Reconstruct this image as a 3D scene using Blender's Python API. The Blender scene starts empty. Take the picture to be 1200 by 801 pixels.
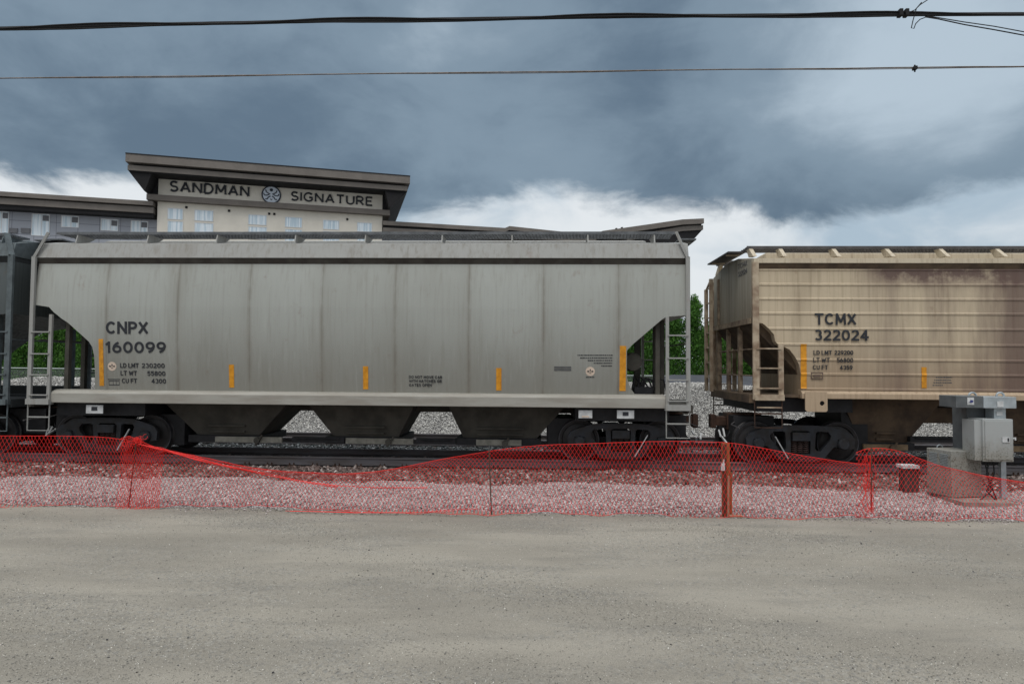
import bpy, math, random
import numpy as np
from mathutils import Vector, Matrix
random.seed(7); rng = np.random.default_rng(11)
S = bpy.context.scene
COL = S.collection
# ------------------------------------------------------------------ camera
EYE = Vector((0, 0, 2.25)); F = 765.0
PSI = math.atan(.040); PIT = 29.5/765; ROL = .0075
fw = Vector((-math.sin(PSI)*math.cos(PIT), math.cos(PSI)*math.cos(PIT), math.sin(PIT)))
r0 = fw.cross(Vector((0, 0, 1))).normalized(); u0 = r0.cross(fw)
rt = r0*math.cos(ROL) + u0*math.sin(ROL); up = rt.cross(fw)
cd = bpy.data.cameras.new('camera'); cam = bpy.data.objects.new('camera', cd); COL.objects.link(cam)
cd.sensor_width = 36; cd.lens = F/1200*36; cd.clip_end = 4000; cd.clip_start = .1
M3 = Matrix((rt, up, -fw)).transposed()
cam.matrix_world = Matrix.Translation(EYE) @ M3.to_4x4()
S.camera = cam
S.view_settings.view_transform = 'Standard'; S.view_settings.look = 'None'
S.view_settings.exposure = 0.0; S.view_settings.gamma = 1; S.view_settings.use_curve_mapping = False

def ray(px, py): return fw*F + rt*(px-600) - up*(py-400.5)
def P(px, py, Y):
    d = ray(px, py); return EYE + d*(Y/d.y)
# ------------------------------------------------------------------ world + sun
W = bpy.data.worlds.new('World'); S.world = W; W.use_nodes = True
nt = W.node_tree; N = nt.nodes; L = nt.links; N.clear()
def nd(t, **k):
    n = N.new(t)
    for a, b in k.items(): setattr(n, a, b)
    return n
def wm(op, a, b=None, c=None, clamp=False):
    n = N.new('ShaderNodeMath'); n.operation = op; n.use_clamp = clamp
    for i, v in enumerate((a, b, c)):
        if v is None: continue
        if isinstance(v, (int, float)): n.inputs[i].default_value = v
        else: L.new(v, n.inputs[i])
    return n.outputs[0]
def wnoise(vec, scale, detail=6, rough=.55, dist=0.0):
    n = nd('ShaderNodeTexNoise'); L.new(vec, n.inputs['Vector'])
    n.inputs['Scale'].default_value = scale; n.inputs['Detail'].default_value = detail
    n.inputs['Roughness'].default_value = rough; n.inputs['Distortion'].default_value = dist
    return n.outputs['Fac']
def wstep(v, a, b):
    n = nd('ShaderNodeMapRange'); n.interpolation_type = 'SMOOTHSTEP'
    L.new(v, n.inputs['Value']); n.inputs['From Min'].default_value = a; n.inputs['From Max'].default_value = b
    return n.outputs['Result']
def wmix(f, a, b):
    n = nd('ShaderNodeMix', data_type='RGBA')
    if isinstance(f, (int, float)): n.inputs['Factor'].default_value = f
    else: L.new(f, n.inputs['Factor'])
    for s, v in (('A', a), ('B', b)):
        i = [q for q in n.inputs if q.name == s and q.type == 'RGBA'][0]
        if isinstance(v, tuple): i.default_value = (*v, 1)
        else: L.new(v, i)
    return [q for q in n.outputs if q.type == 'RGBA'][0]
tc = nd('ShaderNodeTexCoord'); sx = nd('ShaderNodeSeparateXYZ'); L.new(tc.outputs['Generated'], sx.inputs[0])
dx, dy, dz = sx.outputs
zc = wm('ADD', wm('MAXIMUM', dz, 0.0), .16)
cb = nd('ShaderNodeCombineXYZ'); L.new(wm('DIVIDE', dx, zc), cb.inputs[0]); L.new(wm('DIVIDE', dy, zc), cb.inputs[1]); L.new(wm('MULTIPLY', dz, 2.0), cb.inputs[2])
pv = cb.outputs[0]
mp = nd('ShaderNodeMapping'); mp.inputs['Scale'].default_value = (1, 1, 1.8); L.new(tc.outputs['Generated'], mp.inputs[0]); dv = mp.outputs[0]
n1 = wnoise(pv, .62, 9, .5, .7)
n2 = wnoise(dv, 3.2, 8, .56, .3)
n3 = wnoise(dv, 1.5, 5, .5, .2)
def spot(px, py, rad):
    d = ray(px, py).normalized(); c = nd('ShaderNodeVectorMath', operation='DISTANCE')
    L.new(tc.outputs['Generated'], c.inputs[0]); c.inputs[1].default_value = d
    return wm('SUBTRACT', 1.0, wm('MINIMUM', wm('DIVIDE', c.outputs['Value'], rad), 1.0))
mp2 = nd('ShaderNodeMapping'); mp2.inputs['Scale'].default_value = (1, 1, 1.9); mp2.inputs['Rotation'].default_value = (0, .12, 0); L.new(tc.outputs['Generated'], mp2.inputs[0])
n4 = wnoise(mp2.outputs[0], 5.2, 10, .58, .35)
nmix = wm('ADD', wm('ADD', wm('MULTIPLY', n1, .38), wm('MULTIPLY', n2, .34)), wm('MULTIPLY', n4, .28))
lift = wm('ADD', wm('MULTIPLY', spot(1010, 85, .26), .26), wm('ADD', wm('MULTIPLY', spot(1180, 75, .25), .12), wm('MULTIPLY', spot(520, 10, .25), .10)))
dark = wm('ADD', wm('MULTIPLY', spot(300, 130, .6), -.06), wm('MULTIPLY', spot(900, 190, .35), -.10))
cf = wm('ADD', wm('ADD', nmix, lift), dark)
cdark = wmix(wstep(cf, .40, .58), (.122, .180, .248), (.225, .305, .385))
cdark = wmix(wstep(cf, .57, .80), cdark, (.48, .58, .67))
# bright band below the ragged cloud base
edge = wm('ADD', wm('SUBTRACT', dz, wm('MULTIPLY', wm('SUBTRACT', n4, .5), .16)), wm('MULTIPLY', wm('SUBTRACT', n3, .5), .16))
edge = wm('SUBTRACT', edge, wm('MULTIPLY', spot(640, 262, .26), .075))
band = wstep(edge, .250, .212)
nb = wnoise(dv, 5.0, 6, .55, .4)
lowc = wmix(wstep(wm('ADD', nb, wm('ADD', wm('MULTIPLY', spot(60, 222, .36), .45), wm('ADD', wm('MULTIPLY', spot(820, 345, .22), .35), wm('MULTIPLY', spot(640, 262, .3), .22)))), .42, .82), (.42, .53, .63), (.80, .84, .87))
cl = wmix(band, cdark, lowc)
# unseen sky behind and overhead brightened to add fill light on the scene
back = wstep(dy, .15, -.6)
top = wstep(dz, .50, .80)
cl = wmix(back, cl, (.62, .66, .70)); cl = wmix(top, cl, (1.45, 1.5, 1.55))
sky = nd('ShaderNodeTexSky'); sky.sky_type = 'NISHITA'; sky.sun_disc = False
SUN_EL, SUN_AZ = math.radians(62), math.radians(200)     # azimuth clockwise from +Y
sky.sun_elevation = SUN_EL; sky.sun_rotation = SUN_AZ; sky.air_density = 1.5; sky.dust_density = 3
b1 = nd('ShaderNodeBackground'); L.new(sky.outputs[0], b1.inputs[0]); b1.inputs[1].default_value = .08
b2 = nd('ShaderNodeBackground'); L.new(cl, b2.inputs[0]); b2.inputs[1].default_value = 1.0
mx = nd('ShaderNodeMixShader'); mx.inputs[0].default_value = .94
L.new(b1.outputs[0], mx.inputs[1]); L.new(b2.outputs[0], mx.inputs[2])
wo = nd('ShaderNodeOutputWorld'); L.new(mx.outputs[0], wo.inputs[0])
sd = bpy.data.lights.new('sun', 'SUN'); sun = bpy.data.objects.new('sun', sd); COL.objects.link(sun)
sd.energy = 1.3; sd.angle = math.radians(25); sd.color = (1, .97, .92)
sv = Vector((math.sin(SUN_AZ)*math.cos(SUN_EL), math.cos(SUN_AZ)*math.cos(SUN_EL), math.sin(SUN_EL)))
sun.rotation_euler = sv.to_track_quat('Z', 'Y').to_euler(); sun.location = (0, -5, 30)

# ------------------------------------------------------------------ materials
class NT:
    def __init__(s, name):
        s.m = bpy.data.materials.new(name); s.m.use_nodes = True; s.t = s.m.node_tree; s.b = s.t.nodes['Principled BSDF']
        s.tc = s.t.nodes.new('ShaderNodeTexCoord'); s.co = s.tc.outputs['Object']
    def n(s, t, **k):
        q = s.t.nodes.new(t)
        for a, b in k.items(): setattr(q, a, b)
        return q
    def l(s, a, b): s.t.links.new(a, b)
    def val(s, sock, v):
        if hasattr(v, 'is_output'): s.l(v, sock)
        else: sock.default_value = (*v, 1) if isinstance(v, tuple) and len(v) == 3 and sock.type == 'RGBA' else v
    def map(s, sc, loc=(0, 0, 0)):
        m = s.n('ShaderNodeMapping'); m.inputs['Scale'].default_value = sc; m.inputs['Location'].default_value = loc
        s.l(s.co, m.inputs[0]); return m.outputs[0]
    def noise(s, sc=(1, 1, 1), scale=1, detail=5, rough=.55, loc=(0, 0, 0), dist=0):
        q = s.n('ShaderNodeTexNoise'); s.l(s.map(sc, loc), q.inputs['Vector'])
        q.inputs['Scale'].default_value = scale; q.inputs['Detail'].default_value = detail; q.inputs['Roughness'].default_value = rough
        q.inputs['Distortion'].default_value = dist
        return q.outputs['Fac']
    def vor(s, sc=(1, 1, 1), scale=1, out='Color', feat='F1'):
        q = s.n('ShaderNodeTexVoronoi', feature=feat); s.l(s.map(sc), q.inputs['Vector']); q.inputs['Scale'].default_value = scale
        return q.outputs[out]
    def step(s, v, a, b, lo=0.0, hi=1.0):
        q = s.n('ShaderNodeMapRange'); q.interpolation_type = 'SMOOTHSTEP'; s.l(v, q.inputs['Value'])
        for k, x in (('From Min', a), ('From Max', b), ('To Min', lo), ('To Max', hi)): q.inputs[k].default_value = x
        return q.outputs['Result']
    def mix(s, f, a, b, mode='MIX'):
        q = s.n('ShaderNodeMix', data_type='RGBA', blend_type=mode); s.val(q.inputs['Factor'], f)
        ii = [i for i in q.inputs if i.type == 'RGBA']; s.val(ii[0], a); s.val(ii[1], b)
        return [o for o in q.outputs if o.type == 'RGBA'][0]
    def math(s, op, a, b=0.0):
        q = s.n('ShaderNodeMath', operation=op); s.val(q.inputs[0], a); s.val(q.inputs[1], b); return q.outputs[0]
    def bump(s, h, st=.3, dist=.01):
        q = s.n('ShaderNodeBump'); q.inputs['Strength'].default_value = st; q.inputs['Distance'].default_value = dist
        s.l(h, q.inputs['Height']); s.l(q.outputs[0], s.b.inputs['Normal'])
    def out(s, col, rough=.6, metal=0.0, spec=.4):
        s.val(s.b.inputs['Base Color'], col); s.val(s.b.inputs['Roughness'], rough); s.b.inputs['Metallic'].default_value = metal
        s.b.inputs['Specular IOR Level'].default_value = spec
        return s.m
def sc3(c, k): return tuple(x*k for x in c)
def simple(name, c, rough=.6, metal=0.0, var=.35, scale=4, c2=None, bump=.1, spec=.4, sc=(1, 1, 1)):
    t = NT(name); f = t.noise(sc, scale, 6, .6)
    col = t.mix(t.step(f, .3, .7), sc3(c, 1-var) if c2 is None else c2, sc3(c, 1+var*.5))
    if bump: t.bump(t.noise((1, 1, 1), scale*8, 4), bump, .005)
    return t.out(col, rough, metal, spec)

def car_paint(name, base, lower, streak, seam=None, seamcol=(.10, .07, .045), zlow=(0, 1), stain=None, rust=(.16, .07, .03), st=.5):
    """weathered paint: vertical run-off streaks, weld seams with rust, lower colour low on the side (dirt on the tan car); object coords in metres"""
    t = NT(name)
    xyz = t.n('ShaderNodeSeparateXYZ'); t.l(t.co, xyz.inputs[0]); X, Y, Z = xyz.outputs
    fine = t.noise((9, 9, .35), 1.6, 6, .6)
    broad = t.noise((1.1, 1.1, .22), 1.0, 5, .6, (3, 0, 0))
    speck = t.noise((1, 1, 1), 28, 4, .6)
    hz = t.math('ADD', Z, t.math('MULTIPLY', t.math('SUBTRACT', broad, .5), 1.6))
    col = t.mix(t.step(hz, zlow[0], zlow[1]), lower, base)  # lower colour below, base colour above, with an uneven boundary
    col = t.mix(t.math('MULTIPLY', t.step(fine, .45, .75), st), col, streak)
    col = t.mix(t.math('MULTIPLY', t.step(broad, .52, .78), st*.8), col, streak)
    col = t.mix(t.math('MULTIPLY', t.step(t.noise((14, 14, .8), 1.0, 5, .6, (0, 9, 3)), .52, .8), .25), col, sc3(base, 1.25))
    col = t.mix(t.math('MULTIPLY', t.step(t.noise((3, 3, 2.5), 1.0, 8, .65, (5, 2, 3)), .60, .82), .45), col, rust)
    col = t.mix(t.math('MULTIPLY', t.step(speck, .62, .75), .25), col, rust)
    if seam:
        x0, per = seam
        ph = t.math('ABSOLUTE', t.math('SUBTRACT', t.math('FRACT', t.math('ADD', t.math('DIVIDE', t.math('SUBTRACT', X, x0), per), .5)), .5))
        ph = t.math('MULTIPLY', ph, per)
        wob = t.noise((2, 2, .8), 2.0, 4, .6, (1, 1, 7))
        wn_ = t.n('ShaderNodeTexWhiteNoise', noise_dimensions='1D'); t.l(t.math('FLOOR', t.math('DIVIDE', t.math('SUBTRACT', X, x0), per)), wn_.inputs['W'])
        col = t.mix(t.math('MULTIPLY', wn_.outputs['Value'], .22), col, lower)
        m = t.math('MULTIPLY', t.step(ph, .075, .0), t.step(wob, .28, .60))
        col = t.mix(t.math('MULTIPLY', m, .36), col, seamcol)
        col = t.mix(t.math('MULTIPLY', t.step(ph, .014, .004), .22), col, sc3(seamcol, .8))
        col = t.mix(t.math('MULTIPLY', t.step(ph, .42, .0), .16), col, streak)
    if stain:
        x0, x1, z0, z1, sc_ = stain
        b = t.math('MULTIPLY', t.step(X, x0, x0+1.6), t.math('SUBTRACT', 1.0, t.step(X, x1-1.0, x1)))
        up_ = t.step(Z, z1-.75, z1-.25)
        run = t.step(t.noise((1.1, 1.1, .16), 1.0, 6, .58, (8, 2, 0)), .30, .60)
        blot = t.step(t.noise((1.6, 1.6, 2.0), 1.0, 7, .65, (3, 4, 1)), .28, .62)
        k = t.math('ADD', t.math('MULTIPLY', up_, t.math('MULTIPLY', blot, 1.1)), t.math('MULTIPLY', run, .78))
        k = t.math('MINIMUM', t.math('MULTIPLY', k, b), .92)
        col = t.mix(k, col, sc_)
    t.bump(t.noise((6, 6, 1), 1.5, 5), .12, .01)
    return t.out(col, t.step(fine, .3, .7, .45, .7), 0, .35)

MT = {}
MT['black_steel'] = simple('black_steel', (.018, .018, .02), .65, 0, .4, 6)
MT['truck_steel'] = simple('truck_steel', (.024, .027, .033), .6, 0, .45, 5, c2=(.02, .017, .015), bump=.3)
MT['wheel_steel'] = simple('wheel_steel', (.035, .032, .032), .5, .3, .4, 4)
MT['tread'] = simple('tread_steel', (.10, .10, .11), .4, .6, .3, 8)
MT['rust'] = simple('rust_steel', (.065, .034, .022), .85, 0, .5, 6, bump=.5)
MT['spring'] = simple('spring_steel', (.06, .035, .03), .7, 0, .4, 6)
MT['white_plate'] = simple('white_plate', (.55, .56, .56), .6, 0, .25, 7)
MT['decal_black'] = simple('decal_black', (.022, .024, .03), .6, 0, .2, 9, bump=0)
MT['decal_grey'] = simple('decal_grey', (.10, .10, .10), .6, 0, .2, 9, bump=0)
MT['reflector'] = simple('reflector_yellow', (.62, .27, .015), .45, 0, .3, 9, c2=(.50, .20, .01), bump=0)
MT['cream'] = simple('cream_sticker', (.62, .50, .40), .6, 0, .1, 9, bump=0)
MT['grate'] = simple('galvanised_grate', (.13, .137, .145), .5, .3, .3, 5)
MT['grate_dark'] = simple('grate_dark', (.09, .085, .085), .6, .2, .3, 5)

# ------------------------------------------------------------------ mesh helpers
class MB:
    def __init__(s): s.v = []; s.f = []
    def add(s, vs, fs):
        o = len(s.v); s.v += [tuple(v) for v in vs]; s.f += [tuple(i+o for i in f) for f in fs]; return s
    def box(s, x0, x1, y0, y1, z0, z1):
        if x0 > x1: x0, x1 = x1, x0
        if y0 > y1: y0, y1 = y1, y0
        if z0 > z1: z0, z1 = z1, z0
        return s.add([(x0, y0, z0), (x1, y0, z0), (x1, y1, z0), (x0, y1, z0), (x0, y0, z1), (x1, y0, z1), (x1, y1, z1), (x0, y1, z1)],
                     [(0, 3, 2, 1), (4, 5, 6, 7), (0, 1, 5, 4), (1, 2, 6, 5), (2, 3, 7, 6), (3, 0, 4, 7)])
    def bar(s, a, b, w, h=None, upv=(0, 0, 1)):
        a = Vector(a); b = Vector(b); h = w if h is None else h; d = (b-a).normalized(); u = Vector(upv)
        if abs(d.dot(u)) > .95: u = Vector((0, 1, 0))
        r = d.cross(u).normalized(); u = r.cross(d)
        q = [p + r*i*w/2 + u*j*h/2 for p in (a, b) for i, j in ((-1, -1), (1, -1), (1, 1), (-1, 1))]
        return s.add(q, [(3, 2, 1, 0), (4, 5, 6, 7), (0, 1, 5, 4), (1, 2, 6, 5), (2, 3, 7, 6), (3, 0, 4, 7)])
    def tube(s, pts, r, n=6):
        pts = [Vector(p) for p in pts]; vs = []; fs = []; k = len(pts)
        rr = r if isinstance(r, (list, tuple)) else [r]*k
        pu = None
        for i, p in enumerate(pts):
            d = (pts[min(i+1, k-1)] - pts[max(i-1, 0)]).normalized()
            u = Vector((0, 0, 1)) if pu is None else pu
            if abs(d.dot(u)) > .97: u = Vector((0, 1, 0)) if abs(d.y) < .9 else Vector((1, 0, 0))
            a = d.cross(u).normalized(); b = a.cross(d); pu = b
            for j in range(n):
                t = 2*math.pi*j/n; vs.append(p + a*math.cos(t)*rr[i] + b*math.sin(t)*rr[i])
        for i in range(k-1):
            for j in range(n): fs.append((i*n+j, i*n+(j+1) % n, (i+1)*n+(j+1) % n, (i+1)*n+j))
        fs.append(tuple(reversed(range(n)))); fs.append(tuple(range((k-1)*n, k*n)))
        return s.add(vs, fs)
    def lathe(s, c, prof, n=28, axis='Y', cap=True):
        """prof: (radius, along axis)"""
        vs = []; fs = []; k = len(prof)
        for r, a in prof:
            for j in range(n):
                t = 2*math.pi*j/n; p, q = r*math.cos(t), r*math.sin(t)
                vs.append((c[0]+p, c[1]+a, c[2]+q) if axis == 'Y' else ((c[0]+a, c[1]+p, c[2]+q) if axis == 'X' else (c[0]+p, c[1]+q, c[2]+a)))
        for i in range(k-1):
            for j in range(n): fs.append((i*n+j, (i+1)*n+j, (i+1)*n+(j+1) % n, i*n+(j+1) % n))
        if cap: fs.append(tuple(range(n))); fs.append(tuple(reversed(range((k-1)*n, k*n))))
        return s.add(vs, fs)
    def prism(s, poly, f0, f1):
        """poly of 2d pts; f0,f1 map (a,b) to 3d for both caps"""
        n = len(poly)
        vs = [f0(*p) for p in poly] + [f1(*p) for p in poly]
        return s.add(vs, [tuple(range(n)), tuple(reversed(range(n, 2*n)))] + [(i, i+n, (i+1) % n+n, (i+1) % n) for i in range(n)])
    def plate(s, poly, y0, y1): return s.prism(poly, lambda a, b: (a, y0, b), lambda a, b: (a, y1, b))
    def loft(s, levels):
        """levels: (z, ynear, yfar, xl, xr)"""
        vs = []; fs = []
        for z, a, b, l, r in levels: vs += [(l, a, z), (r, a, z), (r, b, z), (l, b, z)]
        for i in range(len(levels)-1):
            o = i*4
            for j in range(4): fs.append((o+j, o+(j+1) % 4, o+4+(j+1) % 4, o+4+j))
        fs.append((3, 2, 1, 0)); o = (len(levels)-1)*4; fs.append((o, o+1, o+2, o+3))
        return s.add(vs, fs)
    def build(s, name, mat, parent=None, origin=None, smooth=False, label=None, bevel=0):
        me = bpy.data.meshes.new(name)
        o = bpy.data.objects.new(name, me); COL.objects.link(o)
        off = Vector((0, 0, 0))
        if parent is not None:
            o.parent = parent; p = parent
            while p is not None: off += p.location; p = p.parent
        elif origin is not None: off = Vector(origin); o.location = off
        me.from_pydata([tuple(Vector(v)-off) for v in s.v], [], s.f); me.validate(); me.update()
        import bmesh
        b = bmesh.new(); b.from_mesh(me); bmesh.ops.recalc_face_normals(b, faces=b.faces); b.to_mesh(me); b.free()
        me.materials.append(MT[mat] if isinstance(mat, str) else mat)
        if smooth:
            for p in me.polygons: p.use_smooth = True
            try: me.set_sharp_from_angle(angle=math.radians(35))
            except Exception: pass
        if bevel:
            m = o.modifiers.new('bevel', 'BEVEL'); m.width = bevel; m.segments = 2; m.limit_method = 'ANGLE'
        if label: o['label'] = label
        return o
def tag(o, label=None, cat=None, group=None, kind=None):
    if label: o['label'] = label
    if cat: o['category'] = cat
    if group: o['group'] = group
    if kind: o['kind'] = kind
    return o
def thing(name, label, cat, loc, group=None):
    o = bpy.data.objects.new(name, None); COL.objects.link(o); o.location = loc; o.empty_display_size = .3
    return tag(o, label, cat, group)
def arrmesh(name, V, Fc, mat, origin=(0, 0, 0)):
    """numpy verts (n,3), faces (m,k) all the same size"""
    me = bpy.data.meshes.new(name); k = Fc.shape[1]
    me.vertices.add(len(V)); me.vertices.foreach_set('co', (V-np.array(origin)).astype(np.float32).ravel())
    me.loops.add(Fc.size); me.loops.foreach_set('vertex_index', Fc.astype(np.int32).ravel())
    me.polygons.add(len(Fc)); me.polygons.foreach_set('loop_start', np.arange(0, Fc.size, k, dtype=np.int32))
    me.update(calc_edges=True); me.validate()
    me.materials.append(MT[mat] if isinstance(mat, str) else mat)
    return me
def linkmesh(name, me, parent=None, origin=(0, 0, 0)):
    o = bpy.data.objects.new(name, me); COL.objects.link(o)
    if parent: o.parent = parent
    else: o.location = origin
    return o
DG = None
def curve_shape(body=None, splines=None, extrude=.002, bold=0.0, spacing=1.0):
    """filled outline (text or polygons with holes) -> (verts, faces), local x,y,z"""
    if body is not None:
        c = bpy.data.curves.new('tmp', 'FONT'); c.body = body; c.space_character = spacing; c.offset = bold; c.resolution_u = 4
    else:
        c = bpy.data.curves.new('tmp', 'CURVE'); c.dimensions = '2D'; c.fill_mode = 'BOTH'
        for sp in splines:
            q = c.splines.new('POLY'); q.points.add(len(sp)-1); q.use_cyclic_u = True
            for i, (a, b) in enumerate(sp): q.points[i].co = (a, b, 0, 1)
    c.extrude = extrude
    o = bpy.data.objects.new('tmp', c); COL.objects.link(o)
    dg = bpy.context.evaluated_depsgraph_get()
    me = bpy.data.meshes.new_from_object(o.evaluated_get(dg))
    V = [v.co.copy() for v in me.vertices]; Fc = [tuple(p.vertices) for p in me.polygons]
    bpy.data.objects.remove(o); bpy.data.curves.remove(c); bpy.data.meshes.remove(me)
    return V, Fc
ARC = lambda cx, cy, rx, ry, a0, a1, n=12: [(cx+rx*math.cos(math.radians(a0+(a1-a0)*i/n)), cy+ry*math.sin(math.radians(a0+(a1-a0)*i/n))) for i in range(n+1)]
GL = {
 'A': (.74, [[(0, 0), (.37, 1)], [(.74, 0), (.37, 1)], [(.14, .32), (.60, .32)]]),
 'C': (.72, [ARC(.38, .5, .38, .5, 42, 318, 18)]), 'D': (.68, [[(0, 0), (0, 1)], [(0, 1), (.26, 1)]+ARC(.26, .5, .42, .5, 90, -90, 14)+[(0, 0)]]),
 'E': (.56, [[(0, 0), (0, 1)], [(0, 1), (.56, 1)], [(0, .52), (.48, .52)], [(0, 0), (.56, 0)]]), 'F': (.54, [[(0, 0), (0, 1)], [(0, 1), (.54, 1)], [(0, .52), (.46, .52)]]),
 'G': (.76, [ARC(.40, .5, .40, .5, 45, 322, 18)+[(.74, .2), (.74, .46), (.46, .46)]]), 'H': (.66, [[(0, 0), (0, 1)], [(.66, 0), (.66, 1)], [(0, .52), (.66, .52)]]),
 'I': (.0, [[(0, 0), (0, 1)]]), 'K': (.64, [[(0, 0), (0, 1)], [(.62, 1), (0, .42)], [(.18, .6), (.64, 0)]]), 'L': (.52, [[(0, 1), (0, 0)], [(0, 0), (.52, 0)]]),
 'M': (.82, [[(0, 0), (.04, 1)], [(.04, 1), (.41, .22)], [(.41, .22), (.78, 1)], [(.78, 1), (.82, 0)]]), 'N': (.68, [[(0, 0), (0, 1)], [(0, 1), (.68, 0)], [(.68, 0), (.68, 1)]]),
 'O': (.76, [ARC(.38, .5, .38, .5, 90, 450, 24)]), 'P': (.60, [[(0, 0), (0, 1)], [(0, 1), (.32, 1)]+ARC(.32, .73, .28, .27, 90, -90, 10)+[(0, .46)]]),
 'R': (.64, [[(0, 0), (0, 1)], [(0, 1), (.32, 1)]+ARC(.32, .74, .27, .26, 90, -90, 10)+[(0, .48)], [(.28, .48), (.64, 0)]]),
 'S': (.58, [ARC(.29, .745, .27, .255, 35, 270, 12)+ARC(.29, .25, .29, .25, 80, -150, 12)]), 'T': (.66, [[(0, 1), (.66, 1)], [(.33, 1), (.33, 0)]]),
 'U': (.66, [[(0, 1), (0, .33)]+ARC(.33, .33, .33, .33, 180, 360, 12)+[(.66, 1)]]), 'V': (.7, [[(0, 1), (.35, 0)], [(.35, 0), (.7, 1)]]),
 'W': (1.0, [[(0, 1), (.24, 0)], [(.24, 0), (.5, .85)], [(.5, .85), (.76, 0)], [(.76, 0), (1, 1)]]), 'X': (.68, [[(0, 0), (.66, 1)], [(.02, 1), (.68, 0)]]), 'Y': (.68, [[(0, 1), (.34, .48)], [(.68, 1), (.34, .48)], [(.34, .48), (.34, 0)]]),
 '0': (.62, [ARC(.31, .5, .31, .5, 90, 450, 22)]), '1': (.26, [[(0, .80), (.22, 1)], [(.22, 1), (.22, 0)]]),
 '2': (.58, [ARC(.29, .71, .28, .29, 165, -25, 12)+[(0, 0)], [(0, 0), (.58, 0)]]), '3': (.58, [ARC(.28, .75, .26, .25, 150, -80, 11), ARC(.29, .27, .29, .27, 80, -150, 12)]),
 '4': (.62, [[(.46, 0), (.46, 1)], [(.46, 1), (0, .28)], [(0, .28), (.62, .28)]]), '5': (.58, [[(.54, 1), (.08, 1)], [(.08, 1), (.04, .56)], [(.04, .56)]+ARC(.28, .33, .30, .33, 125, -150, 13)]),
 '6': (.60, [ARC(.30, .31, .30, .31, 180, 540, 18), [(0, .31), (.06, .62), (.22, .86), (.44, 1)]]), '8': (.58, [ARC(.29, .755, .25, .245, 90, 450, 18), ARC(.29, .27, .29, .27, 90, 450, 18)]),
 '9': (.60, [ARC(.30, .69, .30, .31, 0, 360, 18), [(.60, .69), (.54, .38), (.38, .14), (.16, 0)]]), '7': (.56, [[(0, 1), (.56, 1)], [(.56, 1), (.18, 0)]])}
def fit_text(body, a0, a1, b0, b1, fn, bold=.15, spacing=.26, ex=.002, flare=0.0, sx_=None):
    """painted stroke lettering stretched into the rectangle a0..a1 x b0..b1; fn(a,b,depth)->3d"""
    th = bold if bold > .05 else .13
    x = 0; items = []
    for ch in body:
        if ch == ' ': x += .42; continue
        w, st = GL[ch]
        for q in st: items.append([(x+a, b) for a, b in q])
        x += w+spacing
    W = x-spacing; H = b1-b0; kx = (a1-a0)/(W+th*.9); m = MB(); T = th*H; hx = abs(T)/2
    sg_ = 1 if a1 > a0 else -1; kx = (abs(a1-a0)-abs(T))/W
    dlt = 0
    for q in items:
        pts = [(a0+sg_*(hx+a*kx), b0+hx+b*(H-2*hx)) for a, b in q]; k = len(pts); L_, R_ = [], []; dlt += .0004
        if k == 2 and flare:
            (ax, az), (bx, bz) = pts; pts = [(ax+(bx-ax)*f_, az+(bz-az)*f_) for f_ in (0, .12, .5, .88, 1)]; k = 5; fl_ = [1+flare, 1+flare*.35, 1, 1+flare*.35, 1+flare]
        elif flare: fl_ = [1+flare*abs(2*i/(k-1)-1)**4 for i in range(k)]
        else: fl_ = [1]*k
        closed = k > 3 and abs(pts[0][0]-pts[-1][0])+abs(pts[0][1]-pts[-1][1]) < 1e-5
        for i in range(k):
            p = pts[i-1] if i else (pts[-2] if closed else pts[0]); n_ = pts[i+1] if i < k-1 else (pts[1] if closed else pts[-1])
            dx_, dz_ = n_[0]-p[0], n_[1]-p[1]; l_ = math.hypot(dx_, dz_) or 1; dx_ /= l_; dz_ /= l_
            hw = hx*fl_[i]; e = 0
            if not closed and k >= 2 and (i == 0 or i == k-1) and len(q) == 2 and not flare: e = hx*(-1 if i == 0 else 1)*(1 if abs(dx_) > .98 or abs(dz_) > .98 else .55)
            cx, cz = pts[i][0]+dx_*e, pts[i][1]+dz_*e
            L_.append((cx-dz_*hw, cz+dx_*hw)); R_.append((cx+dz_*hw, cz-dx_*hw))
        for i in range(k-1):
            c4 = [L_[i], L_[i+1], R_[i+1], R_[i]]
            m.add([fn(a, b, ex+dlt) for a, b in c4]+[fn(a, b, -ex) for a, b in c4], [(0, 1, 2, 3), (7, 6, 5, 4), (0, 4, 5, 1), (2, 6, 7, 3), (0, 3, 7, 4), (1, 5, 6, 2)])
    return m
def fit_text_font(body, a0, a1, b0, b1, fn, bold=0.0, spacing=1.0, ex=.002):
    """text stretched into the rectangle a0..a1 x b0..b1; fn(a,b,depth)->3d"""
    V, Fc = curve_shape(body, extrude=1.0, bold=bold, spacing=spacing)
    xs = [v.x for v in V]; ys = [v.y for v in V]
    x0, x1, y0, y1 = min(xs), max(xs), min(ys), max(ys)
    m = MB(); m.add([fn(a0+(v.x-x0)/(x1-x0)*(a1-a0), b0+(v.y-y0)/(y1-y0)*(b1-b0), ex*v.z) for v in V], Fc)
    return m
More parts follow.
